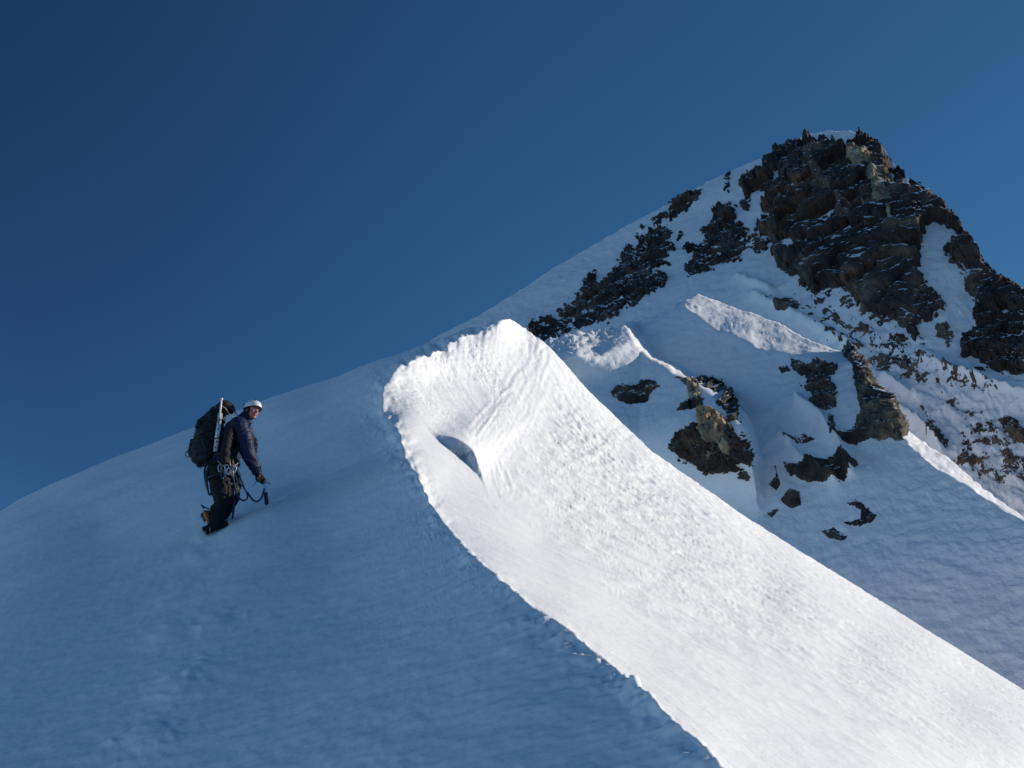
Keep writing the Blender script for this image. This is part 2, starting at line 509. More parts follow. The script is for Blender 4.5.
        hB += Hr * np.exp(-np.clip(s_out, 0, 999) / 80.0) * sm(s_out, -1.1, 1.1)
        damp = 1 - up * np.exp(-(d / 5.0) ** 2) * 0.85
        hA *= damp; hB *= damp
        return hA * (1 - f) + hB * f

us = steps(-300, -20, 14) + steps(-20, 360, 1.9) + steps(360, 422, 1.25) + steps(422, 500, 0.8) + steps(500, 700, 1.25) + steps(700, 1044, 1.6) + steps(1044, 1451, 12)
near = Near('snow_slope', NEAR_TOP, 1150, us, 540, tA, 60, 1.1, M_SNOW)
tag(near.build(), kind='structure')

# ================================================================== MIDDLE RIDGE
class Plane:
    """1/depth of the plane z = a x + b y - c (seen from the camera), with a few soft swells added"""
    def __init__(self, a, b, c, bumps=()):
        self.a, self.b, self.c, self.bumps = a, b, c, bumps
    def __call__(self, u, v):
        r = ray(u, v)
        q = (self.a * r[..., 0] + self.b * r[..., 1] - r[..., 2]) / self.c
        for bu, bv, w, k in self.bumps:
            q = q * (1 + k * np.exp(-((u - bu) ** 2 + (v - bv) ** 2) / w ** 2))
        return q
tM = Plane(0.60, 0.80, 45.6)
M_TOP = [(440, 370), (520, 352), (545, 342), (570, 333), (600, 328), (645, 318), (670, 306), (685, 299), (697, 294), (712, 300), (735, 309), (765, 320), (800, 335), (830, 346), (852, 352), (868, 372), (885, 405), (905, 430),
         (925, 447), (949, 463), (985, 488), (1024, 514), (1130, 590)]
SPUR = [(622, 290), (630, 330), (642, 352), (668, 370), (700, 389), (722, 402), (742, 430), (756, 470), (765, 560), (765, 900)]
class Mid(Layer):
    def depth(self, u, v):
        q = np.clip(self.tps(u, v), 1 / 600, 2)
        s = sdf(u, v, SPUR + [(300, 900), (300, 290)]) + 2.5 * perlin(u / 11.0, v / 11.0, np.zeros(np.shape(u)))
        q = q * (1 + (0.13 + np.clip((640 - u) / 95, 0, 1.3) * (0.10 + 0.18 * (1 - sm(v, 343, 388)))) * sm(s, -10, 3) * sm(-v, -520, -420))
        return 1 / q + self.round_(u, v)
    def round_(self, u, v):
        w = np.interp(u, [440, 540, 600, 635, 650, 685, 697, 720, 760, 850, 870, 900, 1024], [20, 24, 27, 22, 9, 10, 22, 26, 27, 12, 4, 9, 9])
        D = np.interp(u, [440, 540, 600, 635, 650, 685, 697, 720, 760, 850, 870, 900, 1024], [9, 10, 12, 9, 4, 5, 11, 13, 12, 6, 2, 5, 4])
        wob = 1 + 0.35 * perlin(u / 31.0, v / 60.0, np.zeros(np.shape(u))) + 0.05 * perlin(u / 7.0, v / 9.0, np.zeros(np.shape(u)) + 4)
        t = np.clip((v - self.vtop(u)) / (w * wob), 0, 1)
        return D * (1 - t) ** 1.25
    def disp(self, u, v, P):
        z0 = np.zeros(u.shape)
        h = 0.5 * fbm(P, 0.06, 3, 0.5, 2.0) + 0.07 * fbm(P, 1.1, 4, 0.65, 5.0)
        topd = v - self.vtop(u)
        h += 0.21 * fbm(P, 1.2, 4, 0.65, 9.0) * np.exp(-np.clip(topd, 0, 200) / 22.0) * (0.3 + 0.8 * sm(-u, -705, -670) * np.exp(-np.clip(topd, 0, 200) / 14.0) + 0.5 * sm(-u, -640, -590))
        for pl, wd, am in (([(800, 405), (825, 425), (842, 448), (850, 470)], 5, 0.9),
                           ([(785, 440), (800, 460), (835, 480)], 5, 0.7)):
            dl, al, sl = polyline_dist(u, v, pl)
            dd = dl + 2.0 * perlin(u / 9.0, v / 9.0, z0)
            h += 1.25 * am * np.exp(-np.clip(dd, 0, 99) / wd)
        return h
us = steps(440, 540, 4) + steps(540, 1040, 1.6) + steps(1040, 1131, 6)
mid = Mid('snow_ridge', M_TOP, 860, us, 230, tM, 60, 1.2, M_SNOW_MID)
tag(mid.build(), kind='structure')

# ================================================================== SUMMIT SLOPE
F_TOP = [(250, 440), (380, 372), (450, 331), (480, 315), (501, 302), (520, 289), (560, 264), (595, 243), (640, 219), (670, 204), (712, 181), (745, 166), (766, 157), (788, 143),
         (803, 133.5), (828, 130.5), (850, 130.5), (863, 136), (884, 152), (900, 172), (918, 184), (945, 206), (965, 235), (985, 262), (1000, 279), (1024, 293), (1140, 350)]
tF = Plane(0.55, 0.85, 79.8, [(850, 230, 90, 0.05)])
class Far(Layer):
    def disp(self, u, v, P):
        z0 = np.zeros(u.shape)
        h = 1.2 * fbm(P, 0.025, 3, 0.5, 2.0) + 0.10 * fbm(P, 0.5, 3, 0.5, 5.0)
        rub = sm(sdf(u, v, [(800, 330), (880, 320), (960, 370), (1140, 460), (1140, 640), (980, 520), (905, 440), (850, 360)]), -10, 15)
        h += rub * 0.45 * fbm(P, 0.6, 4, 0.65, 9.0) + 0.16 * fbm(P, 0.5, 4, 0.65, 19.0)
        for pl, wd, am in (([(740, 278), (752, 284), (770, 291)], 3, 1.2),
                           ([(755, 298), (790, 312), (830, 332), (850, 345)], 5, 1.2),
                           ([(884, 380), (905, 395), (918, 402)], 4, 1.2),
                           ([(925, 365), (975, 385), (1030, 402)], 7, 1.6),
                           ([(900, 415), (925, 432), (943, 455)], 4, 1.4)):
            dl, al, sl = polyline_dist(u, v, pl)
            dd = dl + 2.0 * perlin(u / 9.0, v / 9.0, z0)
            h += 1.25 * am * np.exp(-np.clip(dd, 0, 99) / wd)
        return h
us = steps(250, 480, 6) + steps(480, 1040, 1.8) + steps(1040, 1141, 6)
far = Far('snow_mountain', F_TOP, 700, us, 260, tF, 160, 1.1, M_SNOW_FAR)
tag(far.build(), kind='structure')

# ================================================================== ROCKS
def Z(x0, y0, s, pts):
    return [(x0 + a / s, y0 + b / s) for a, b in pts]
def z2(pts): return Z(520, 120, 3.338, pts)
def z3(pts): return Z(740, 120, 3.338, pts)
def z4(pts): return Z(560, 340, 3.658, pts)
def z5(pts): return Z(780, 320, 3.2, pts)

def rock(name, layer, poly, H, mat, label, cat, group=None, rag=3.0, step=1.0, facet=1.0, holes=(), thr=None, seed=0.0, kind=None, cell=None, parent=None, tilt=0.0, lift=0.0):
    """a rock body standing out of the layer's surface inside the traced outline; where it dips below the snow it is left out"""
    pu = [p[0] for p in poly]; pv = [p[1] for p in poly]
    pad = 10
    us = np.arange(min(pu) - pad, max(pu) + pad, step)
    vs = np.arange(min(pv) - pad, max(pv) + pad, step)
    u, v = np.meshgrid(us, vs)
    vt = layer.vtop(u)
    over = v < vt                                   # above the snow skyline: continue the slope as it is at the skyline
    vq = np.maximum(v, vt + 0.5)
    dep = layer.depth(u, vq)
    B = W(u, vq, dep)
    Nn = grid_normals(B)
    B = B + Nn * layer.disp(u, vq, B)[..., None]
    px = dep / FOC
    z0 = np.zeros(u.shape)
    s = sdf(u, v, poly)
    for h in holes:
        s = np.minimum(s, -sdf(u, v, h))
    pxs = np.stack([u, v, z0 + seed], -1)
    s = s + rag * (0.8 * fbm(pxs, 1 / 13.0, 4, 0.65, seed) + 0.5 * fbm(pxs * np.array([1.0, 1.6, 1]), 1 / 4.5, 2, 0.7, seed + 9))
    if thr is not None:                              # broken ground: only where the noise says rock
        fr, cover = thr
        n = fbm(pxs * np.array([1, 1.35, 1]), fr, 4, 0.7, seed + 5)
        s = np.minimum(s, (n - cover) / fr * 0.35)
    body = sm(s, -1.5, 7.0)
    Ps = B * np.array([1, 1, 0.55])
    c = 1.0 / (np.median(px) * (cell or 12))
    Pw = Ps + (0.25 / c) * np.stack([fbm(Ps, c * 1.3, 2, 0.5, 2), fbm(Ps, c * 1.3, 2, 0.5, 12), fbm(Ps, c * 1.3, 2, 0.5, 22)], -1)
    f1, f2, idv, pa = worley(Pw, c * 0.6, seed)
    f1b, f2b, idb, pb = worley(Pw, c * 1.7, seed + 3)
    crack = np.exp(-(f2 - f1) / 0.07) * 0.5 + np.exp(-(f2b - f1b) / 0.10) * 0.25
    tex = (idv - 0.5) * 0.8 + 1.3 * pa + 0.3 * (idb - 0.5) + 0.45 * pb - 0.8 * crack + 0.15 * ridged(Ps, c * 1.1, 4, 0.6, seed) - 0.1
    cr_ = np.abs(perlin(Ps[..., 0] * c * 1.3 + 0.5 * Ps[..., 2] * c, Ps[..., 1] * c * 0.5, Ps[..., 2] * c * 0.25 + seed))
    tex = tex - 0.45 * np.exp(-cr_ / 0.05)
    h = px * (H * body + facet * 5.0 * tex * sm(s, -1, 9) - 2.2 * (1 - sm(s, -1.5, 1.5)))
    h = h + px * (lift + tilt * (np.mean(pu) - u)) * sm(s, -1, 3)
    # stand out towards the viewer and outwards
    tocam = CAM - B; tocam /= np.linalg.norm(tocam, axis=-1)[..., None]
    D = Nn * 0.75 + tocam * 0.25
    D /= np.linalg.norm(D, axis=-1)[..., None]
    P = B + D * h[..., None]
    # rock above the snow skyline rises as a wall over it
    up = np.clip(vt + 0.5 - v, 0, 60)
    P = P + np.array([0, 0.35, 1.0]) * (up * px * 1.06)[..., None]
    keep = (s > -1.6)
    if over.any():
        keep &= ~(over & (s < 0.0))
    o = mesh_from_grid(name, P, mat, keep=keep, smooth=True)
    if parent is not None: o.parent = parent
    tag(o, label, cat, group, kind)
    return o

OUT = 'rock outcrops on the middle ridge'
rock('rock_outcrop', mid, z4([(178,195),(215,170),(290,165),(300,152),(350,155),(380,175),(345,195),(320,235),(270,245),(210,230)]), 3.5, M_ROCK_MID,
     'dark oval rock lying alone in shaded snow just right of the bright slope edge', 'rock outcrop', OUT, rag=2.0, step=0.7, seed=1, facet=0.5)
spr = rock('rock_outcrop', mid, z4([(420,145),(480,145),(505,170),(530,225),(522,252),(430,270),(440,240),(480,230),(475,185)]), 5, M_ROCK_MID,
     'small buff-faced rock on the spur crest, left of a snow strip, above the jagged outcrop', 'rock outcrop', OUT, rag=3, step=0.6, seed=2, cell=8)
rock('sun_pale_face', mid, z4([(470,160),(500,175),(525,225),(520,250),(490,245),(475,200)]), 3, M_ROCK_SUN_PALE, None, None, rag=2.5, step=0.6, seed=42, parent=spr, tilt=0.2, lift=5, cell=6)  # sunlit side of this rock, its brightness put into a paler colour
rock('rock_outcrop', mid, z4([(490,135),(530,133),(600,150),(620,200),(645,250),(640,290),(655,315),(625,300),(600,262),(572,218),(535,190),(500,160)]), 6, M_ROCK_MID,
     'dark slanting rock on the spur crest, right of a snow strip, above the jagged outcrop', 'rock outcrop', OUT, rag=4.5, step=0.6, seed=52, cell=8)
jag = rock('rock_outcrop', mid, z4([(400,400),(450,350),(500,320),(520,280),(560,275),(620,310),(640,340),(700,390),(710,410),(690,455),(650,460),(700,510),(680,520),(630,480),(580,490),(540,495),(480,460),(430,430)]), 9, M_ROCK_MID,
     'jagged outcrop with a sunlit buff front and dark sides at the foot of the spur', 'rock outcrop', OUT, rag=5.5, step=0.6, seed=3, facet=1.4, cell=9)
rock('sun_pale_face', mid, z4([(515,300),(530,278),(575,282),(615,312),(640,345),(650,390),(640,450),(620,460),(600,400),(585,390),(570,440),(555,440),(560,390),(525,370)]), 5, M_ROCK_SUN_PALE, None, None, rag=4, step=0.6, seed=41, facet=1.0, parent=jag, tilt=0.25, lift=9, cell=6)  # sunlit front, lightened by colour as well as tilted to the sun
rock('rock_outcrop', mid, z4([(760,525),(790,490),(780,430),(805,520),(790,550)]), 3, M_ROCK_MID, 'thin pointed rock sliver left of the small round boulder below the rock ribs', 'rock outcrop', OUT, rag=1.5, step=0.6, seed=4, facet=.6)
rock('rock_outcrop', mid, z4([(800,580),(835,535),(878,545),(885,600),(840,612)]), 4, M_ROCK_MID, 'small round boulder under the wide dark overhanging rock band', 'rock outcrop', OUT, rag=1.5, step=0.6, seed=5, facet=.6)
rock('rock_outcrop', mid, z4([(745,620),(790,600),(800,615),(770,640)]), 3, M_ROCK_MID, 'tiny dark rock low on the snow left of the small round boulder', 'rock outcrop', OUT, rag=1.2, step=0.6, seed=6, facet=.6)
rock('rock_outcrop', mid, z5([(30,115),(80,130),(130,125),(185,140),(190,160),(160,190),(185,220),(185,280),(150,300),(110,285),(95,240),(60,220),(90,190),(40,160)]), 6, M_ROCK_MID,
     'broken rock rib with snow patches left of the tall triangular buttress', 'rock outcrop', OUT, rag=5, step=0.7, seed=7)
rock('rock_outcrop', mid, z5([(200,100),(230,60),(270,120),(290,180),(350,260),(385,320),(415,375),(340,375),(260,385),(210,400),(170,385),(240,340),(260,290),(250,240),(235,150)]), 9, M_ROCK_MID,
     'tall triangular rock buttress with a pointed tip on the ridge edge', 'rock outcrop', OUT, rag=3, step=0.7, seed=8, facet=1.2)
rock('rock_outcrop', mid, z5([(10,455),(60,470),(120,450),(200,425),(260,460),(230,490),(190,520),(120,520),(70,510),(20,490)]), 6, M_ROCK_MID,
     'wide dark overhanging rock band below the ribs, above the smooth shaded snow', 'rock outcrop', OUT, rag=3.5, step=0.7, seed=9)
rock('rock_outcrop', mid, z5([(20,385),(80,370),(110,385),(70,405),(10,405)]), 3, M_ROCK_MID, 'small dark flat rock just above the left end of the wide rock band', 'rock outcrop', OUT, rag=2, step=0.6, seed=10, facet=.6)
rock('rock_outcrop', mid, z5([(155,300),(175,310),(185,380),(165,375)]), 4, M_ROCK_MID, 'narrow upright rock strip joining the broken rib to the triangular buttress', 'rock outcrop', OUT, rag=2, step=0.6, seed=11, facet=.6)
rock('rock_outcrop', mid, z5([(210,580),(240,565),(310,620),(290,650),(220,655),(200,640),(250,625),(255,600)]), 3, M_ROCK_MID, 'hook shaped dark rock, upper of the two lowest rocks in shaded snow', 'rock outcrop', OUT, rag=2, step=0.6, seed=12, facet=.6)
rock('rock_outcrop', mid, z5([(125,670),(170,655),(215,685),(200,705),(150,690)]), 3, M_ROCK_MID, 'lowest dark rock on the shaded snow, below the hook shaped one', 'rock outcrop', OUT, rag=1.5, step=0.6, seed=13, facet=.6)
rock('rock_outcrop', mid, z5([(-8,150),(25,140),(32,160),(5,172)]), 2.5, M_ROCK_MID, 'tiny flat rock at the left tip of the broken rock rib', 'rock outcrop', OUT, rag=1.5, step=0.6, seed=14, facet=.6)

BAND = 'dark rock bands on the left flank of the summit'
rock('rock_band', far, z2([(10,690),(50,655),(120,650),(150,610),(200,570),(215,520),(245,510),(260,545),(310,490),(350,440),(380,400),(410,360),(470,345),(505,370),(490,390),(520,400),(530,380),(520,430),(490,460),(500,480),(460,500),(500,530),(480,560),(440,570),(400,610),(350,640),(300,670),(200,690),(80,738)]),
     6, M_ROCK_FAR, 'long dark rock band streaked with snow, lowest on the left flank, above the bright lip', 'rock band', BAND, rag=8, step=0.7, seed=20, cell=20, facet=1.3, thr=(1 / 9.0, -0.80))
rock('rock_band', far, z2([(500,270),(560,240),(612,240),(600,275),(560,310),(500,330),(498,300)]), 5, M_ROCK_FAR, 'dark rock block touching the left skyline of the summit ridge', 'rock band', BAND, rag=4, step=0.7, seed=21)
rock('rock_band', far, z2([(435,335),(490,308),(495,322),(450,355)]), 3, M_ROCK_FAR, 'little dark rock just below left of the skyline block', 'rock band', BAND, rag=3, step=0.6, seed=22)
rock('rock_band', far, z2([(690,260),(715,275),(715,330),(760,360),(830,395),(820,425),(760,420),(740,460),(700,470),(640,495),(600,510),(555,525),(550,490),(580,450),(550,440),(560,410),(600,420),(620,395),(603,370),(640,310)]),
     6, M_ROCK_FAR, 'dark wedge of rock between the long lower band and the summit crag', 'rock band', BAND, rag=7, step=0.7, seed=23, cell=20, facet=1.3, thr=(1 / 9.0, -0.85))
rock('rock_band', far, z2([(735,240),(755,200),(800,160),(815,190),(805,235),(770,240)]), 5, M_ROCK_FAR, 'dark pointed rock close beside the left shoulder of the summit crag', 'rock band', BAND, rag=4, step=0.7, seed=24)
rock('rock_band', far, z2([(680,190),(700,180),(713,205),(700,250),(685,240),(690,210)]), 3, M_ROCK_FAR, 'small thin rock streak near the skyline between skyline block and pointed rock', 'rock band', BAND, rag=4, step=0.6, seed=25)
rock('rock_band', far, z2([(730,270),(765,255),(765,300),(740,300)]), 3, M_ROCK_FAR, 'small rock between the wedge and the pointed rock beside the crag', 'rock band', BAND, rag=4, step=0.6, seed=26)

crag = z3([(-10,215),(30,190),(75,160),(90,130),(130,88),(180,82),(240,66),(300,58),(330,90),(370,108),(384,60),(405,42),(430,70),(470,90),(500,130),(510,155),(545,155),(550,190),(590,205),(640,250),(700,290),(750,350),(790,410),(830,480),(880,520),(960,565),(960,640),(870,620),(880,650),(960,690),(960,780),(740,780),(740,710),(790,690),(770,640),(790,590),(740,540),(760,500),(700,480),(690,430),(730,390),(700,370),(650,350),(620,370),(610,420),(600,500),(640,560),(680,610),(650,650),(590,680),(600,720),(560,720),(530,660),(480,650),(400,640),(380,600),(340,560),(300,560),(250,580),(200,540),(160,500),(120,490),(100,440),(150,430),(250,425),(250,410),(220,398),(120,398),(60,375),(60,330),(100,320),(60,300),(80,240),(50,240),(20,260)])
crg = rock('summit_crag', far, crag, 11, M_ROCK_FAR, 'huge dark broken rock crag forming the summit against the sky', 'crag', None, rag=6, step=0.85, seed=30, facet=1.7, cell=34,
     holes=[z3([(120,185),(130,180),(135,210),(118,210)]), z3([(505,180),(525,185),(520,215),(505,210)])])
rock('sun_pale_slab', far, z3([(375,135),(430,140),(480,200),(515,265),(500,280),(450,285),(430,230),(400,200),(365,160)]), 4, M_ROCK_SUN_PALE, None, None, rag=3, step=0.7, seed=43, parent=crg, tilt=0.3, lift=13, cell=14, facet=1.0)  # ochre facet on the shaded crag, sunlight imitated by a lighter colour
rock('sun_pale_slab', far, z3([(250,110),(280,120),(265,170),(300,220),(320,210),(335,250),(380,290),(370,320),(320,340),(330,290),(290,260),(240,200)]), 3, M_ROCK_RUB, None, None, rag=3, step=0.7, seed=44, parent=crg, tilt=0.25, lift=13, cell=9, facet=1.0)
rock('sun_pale_slab', far, z3([(395,260),(410,270),(470,385),(455,390)]), 3, M_ROCK_SUN_PALE, None, None, rag=1.5, step=0.7, seed=45, parent=crg, tilt=0.3, lift=12, cell=9, facet=0.8)
rock('sun_pale_slab', far, z3([(485,300),(510,310),(520,370),(495,375)]), 3, M_ROCK_SUN_PALE, None, None, rag=2.5, step=0.7, seed=46, parent=crg, tilt=0.3, lift=12, cell=9, facet=0.8)
rock('rock_rubble', far, z3([(170,500),(320,540),(420,580),(530,650),(620,740),(690,860),(560,880),(400,800),(300,720),(200,660),(110,600),(190,590)]), 3.5, M_ROCK_RUB,
     'scree of brown broken rock half buried in snow below the summit crag', 'scree', None, rag=6, step=0.8, seed=31, thr=(1 / 14.0, -0.02), kind='stuff', facet=1.3, cell=7)
rock('boulder', far, z3([(118,610),(150,588),(190,595),(200,630),(160,650),(122,642)]), 5, M_ROCK_RUB, 'rounded brown boulder on snow at the left edge of the scree, above the bright ridge', 'boulder', None, rag=1.5, step=0.6, seed=32, facet=.6)
rock('boulder', far, z3([(650,670),(690,665),(708,700),(690,730),(655,705)]), 4, M_ROCK_RUB, 'dark boulders in the snow gully right of the summit crag foot', 'boulder', None, rag=6, step=0.6, seed=33)
rock('lower_crag', far, z5([(580,55),(620,0),(640,-40),(800,-40),(800,160),(700,165),(640,130),(620,110)]), 8, M_ROCK_FAR, 'dark crag at the right frame edge below the snow gully', 'crag', None, rag=6, step=0.8, seed=34, facet=1.3)
rock('boulder', far, z5([(615,145),(650,145),(665,165),(630,168)]), 3, M_ROCK_FAR, 'small dark rock right under the crag at the right frame edge', 'boulder', None, rag=1.5, step=0.6, seed=35, facet=.6)
FL = 'rock streaks on the right flank'
rock('rock_streak', far, z5([(460,290),(500,330),(540,400),(540,440),(490,400)]), 4, M_ROCK_RUB, 'dark rock streak right of the triangular buttress, beside the snowy gully', 'rock streak', FL, rag=4, step=0.7, seed=36)
rock('rock_streak', far, z5([(685,310),(740,310),(790,340),(790,400),(730,370)]), 5, M_ROCK_RUB, 'dark rock block at the right frame edge low on the flank', 'rock streak', FL, rag=4, step=0.7, seed=37)
rock('rock_rubble', far, z5([(520,250),(640,290),(700,340),(790,430),(790,540),(700,500),(620,500),(560,470),(560,400),(600,340)]), 3.5, M_ROCK_RUB,
     'scree of dark rock streaks and sunlit snow on the lower right flank', 'scree', None, rag=6, step=0.8, seed=38, thr=(1 / 13.0, -0.06), kind='stuff', facet=1.2, cell=7)
rock('rock_rubble', far, z5([(150,-20),(260,20),(340,60),(420,120),(520,150),(660,205),(700,245),(600,235),(480,200),(380,180),(300,150),(230,60)]), 3.5, M_ROCK_RUB,
     'scree of brown rock running down right above the triangular buttress', 'scree', None, rag=6, step=0.8, seed=39, thr=(1 / 11.0, -0.05), kind='stuff', facet=1.2, cell=7)

# ------------------------------------------------------------------ valley far below, out to the horizon
bm = bmesh.new()
n = 40; R = 14000.0
grid = [[None] * (n + 1) for _ in range(n + 1)]
for i in range(n + 1):
    for j in range(n + 1):
        x = (i / n * 2 - 1) * R; y = (j / n * 2 - 1) * R
        grid[i][j] = bm.verts.new((x, y, -900 + 130 * math.sin(x / 1900.0 + 1) * math.cos(y / 1500.0)))
for i in range(n):
    for j in range(n):
        bm.faces.new((grid[i][j], grid[i + 1][j], grid[i + 1][j + 1], grid[i][j + 1]))
me = bpy.data.meshes.new('valley_ground'); bm.to_mesh(me); bm.free()
m, t, b = new_mat('valley')
b.inputs['Base Color'].default_value = (0.07, 0.08, 0.06, 1); b.inputs['Roughness'].default_value = 0.9
nz = t.nodes.new('ShaderNodeTexNoise'); nz.inputs['Scale'].default_value = 0.002; nz.inputs['Detail'].default_value = 6
tc = t.nodes.new('ShaderNodeTexCoord'); t.links.new(tc.outputs['Object'], nz.inputs['Vector'])
cr = t.nodes.new('ShaderNodeValToRGB'); cr.color_ramp.elements[0].position = 0.42; cr.color_ramp.elements[1].position = 0.55; cr.color_ramp.elements[0].color = (0.12, 0.12, 0.10, 1); cr.color_ramp.elements[1].color = (0.80, 0.82, 0.85, 1)
t.links.new(nz.outputs[0], cr.inputs[0]); t.links.new(cr.outputs[0], b.inputs['Base Color'])
me.materials.append(m)
vo = bpy.data.objects.new('valley_ground', me); col.objects.link(vo); tag(vo, kind='structure')

# ================================================================== CLIMBER
def surf(u, v):
    uu = np.array([[float(u)] * 3] * 3) + np.array([[-1, 0, 1]] * 3); vv = np.array([[float(v)] * 3] * 3) + np.array([[-1], [0], [1]])
    B = near.base(uu, vv); N = grid_normals(B)
    return (B + N * near.disp(uu, vv, B)[..., None])[1, 1]
FEET = surf(213, 537)
Y0 = FEET[1]
def Q(u, v, dy=0.0):
    """point seen at pixel u, v on the upright plane dy metres behind the near foot"""
    r = ray(u, v); t = (Y0 + dy - CAM[1]) / r[1]
    return Vector(CAM + r * t)

def flat_mat(name, colr, rough=0.7, metal=0.0, var=0.35, scale=30, bump=0.3, spec=0.3):
    m, t, b = new_mat(name)
    b.inputs['Roughness'].default_value = rough; b.inputs['Metallic'].default_value = metal
    b.inputs['Specular IOR Level'].default_value = spec
    tc = t.nodes.new('ShaderNodeTexCoord'); n = t.nodes.new('ShaderNodeTexNoise'); n.inputs['Scale'].default_value = scale; n.inputs['Detail'].default_value = 5
    t.links.new(tc.outputs['Object'], n.inputs['Vector'])
    cr = t.nodes.new('ShaderNodeValToRGB'); cr.color_ramp.elements[0].position = 0.3; cr.color_ramp.elements[1].position = 0.7
    cr.color_ramp.elements[0].color = (*[c * (1 - var) for c in colr], 1); cr.color_ramp.elements[1].color = (*[min(1, c * (1 + var)) for c in colr], 1)
    t.links.new(n.outputs[0], cr.inputs[0]); t.links.new(cr.outputs[0], b.inputs['Base Color'])
    bp = t.nodes.new('ShaderNodeBump'); bp.inputs['Strength'].default_value = bump; bp.inputs['Distance'].default_value = 0.01
    t.links.new(n.outputs[0], bp.inputs['Height']); t.links.new(bp.outputs[0], b.inputs['Normal'])
    return m
C_NAVY = flat_mat('navy_shell', (0.006, 0.011, 0.050), 0.6, scale=8)
C_BLACK = flat_mat('black_fabric', (0.009, 0.009, 0.011), 0.8, scale=10)
C_PACK = flat_mat('pack_fabric', (0.016, 0.017, 0.024), 0.7, scale=14)
C_SKIN = flat_mat('skin', (0.50, 0.20, 0.16), 0.5, var=0.15)
C_LIP = flat_mat('lips', (0.45, 0.12, 0.11), 0.5, var=0.1)
C_EYEW = flat_mat('eye_white', (0.6, 0.58, 0.55), 0.3, var=0.05, bump=0)
C_HAIR = flat_mat('knit', (0.03, 0.035, 0.04), 0.95, scale=60)
C_WHITE = flat_mat('helmet_shell', (0.78, 0.78, 0.80), 0.35, var=0.04, bump=0.02, spec=0.5)
C_DARKP = flat_mat('dark_plastic', (0.02, 0.022, 0.03), 0.4, var=0.1, bump=0.05)
C_ORANGE = flat_mat('orange_shell', (0.50, 0.13, 0.03), 0.5, var=0.3, scale=12)
C_STEEL = flat_mat('steel', (0.35, 0.36, 0.38), 0.4, metal=0.9, var=0.1, bump=0.05)
C_ALU = flat_mat('aluminium', (0.62, 0.65, 0.70), 0.38, metal=0.4, var=0.1, bump=0.05)
C_CORD = flat_mat('blue_cord', (0.02, 0.035, 0.09), 0.7, scale=80)
C_TEAL = flat_mat('teal_webbing', (0.04, 0.16, 0.24), 0.7)
C_TAN = flat_mat('tan_webbing', (0.38, 0.30, 0.22), 0.75)
C_BLUEG = flat_mat('blue_grip', (0.02, 0.03, 0.09), 0.5)
C_GREEN = flat_mat('green_webbing', (0.03, 0.09, 0.06), 0.75)

def add_tube(bm, pts, rad, n=12, flat=1.0, up=None, cap=True, close=False):
    """swept tube; rad a number or a list; flat squeezes the second axis"""
    pts = [Vector(p) for p in pts]
    if not isinstance(rad, (list, tuple)): rad = [rad] * len(pts)
    rings = []; prev = None
    m = len(pts)
    for i, p in enumerate(pts):
        if close: tdir = pts[(i + 1) % m] - pts[i - 1]
        else: tdir = pts[min(i + 1, m - 1)] - pts[max(i - 1, 0)]
        tdir.normalize()
        ref = Vector(up) if up is not None else (prev if prev is not None else (Vector((0, 1, 0)) if abs(tdir.y) < 0.9 else Vector((1, 0, 0))))
        a = (ref - tdir * ref.dot(tdir))
        if a.length < 1e-5: a = tdir.orthogonal()
        a.normalize(); b_ = tdir.cross(a)
        if up is None: prev = a
        rings.append([bm.verts.new(p + (a * math.cos(2 * math.pi * k / n) + b_ * flat * math.sin(2 * math.pi * k / n)) * rad[i]) for k in range(n)])
    rng = range(m) if close else range(m - 1)
    for i in rng:
        r0, r1 = rings[i], rings[(i + 1) % m]
        for k in range(n):
            bm.faces.new((r0[k], r0[(k + 1) % n], r1[(k + 1) % n], r1[k]))
    if cap and not close:
        bm.faces.new(rings[0][::-1]); bm.faces.new(rings[-1])

def catmull(pts, sub=6, close=False):
    pts = [Vector(p) for p in pts]; out_ = []
    m = len(pts)
    for i in range(m if close else m - 1):
        if close: p0, p1, p2, p3 = pts[i - 1], pts[i], pts[(i + 1) % m], pts[(i + 2) % m]
        else: p0, p1, p2, p3 = pts[max(i - 1, 0)], pts[i], pts[i + 1], pts[min(i + 2, m - 1)]
        for k in range(sub):
            t = k / sub
            out_.append(0.5 * ((2 * p1) + (p2 - p0) * t + (2 * p0 - 5 * p1 + 4 * p2 - p3) * t * t + (3 * p1 - p0 - 3 * p2 + p3) * t ** 3))
    if not close: out_.append(pts[-1])
    return out_

def add_ball(bm, c, r, rot=None, seg=16):
    mt = Matrix.Translation(Vector(c)) @ (rot.to_4x4() if rot is not None else Matrix.Identity(4)) @ Matrix.Diagonal((*(r if isinstance(r, (tuple, list)) else (r, r, r)), 1))
    bmesh.ops.create_uvsphere(bm, u_segments=seg, v_segments=seg * 2 // 3, radius=1, matrix=mt)

def add_box(bm, c, size, rot=None, bev=0.0):
    mt = Matrix.Translation(Vector(c)) @ (rot.to_4x4() if rot is not None else Matrix.Identity(4)) @ Matrix.Diagonal((*size, 1))
    g = bmesh.ops.create_cube(bm, size=1, matrix=mt)
    if bev:
        e = list({e for v in g['verts'] for e in v.link_edges})
        bmesh.ops.bevel(bm, geom=e, offset=bev, segments=2, affect='EDGES')

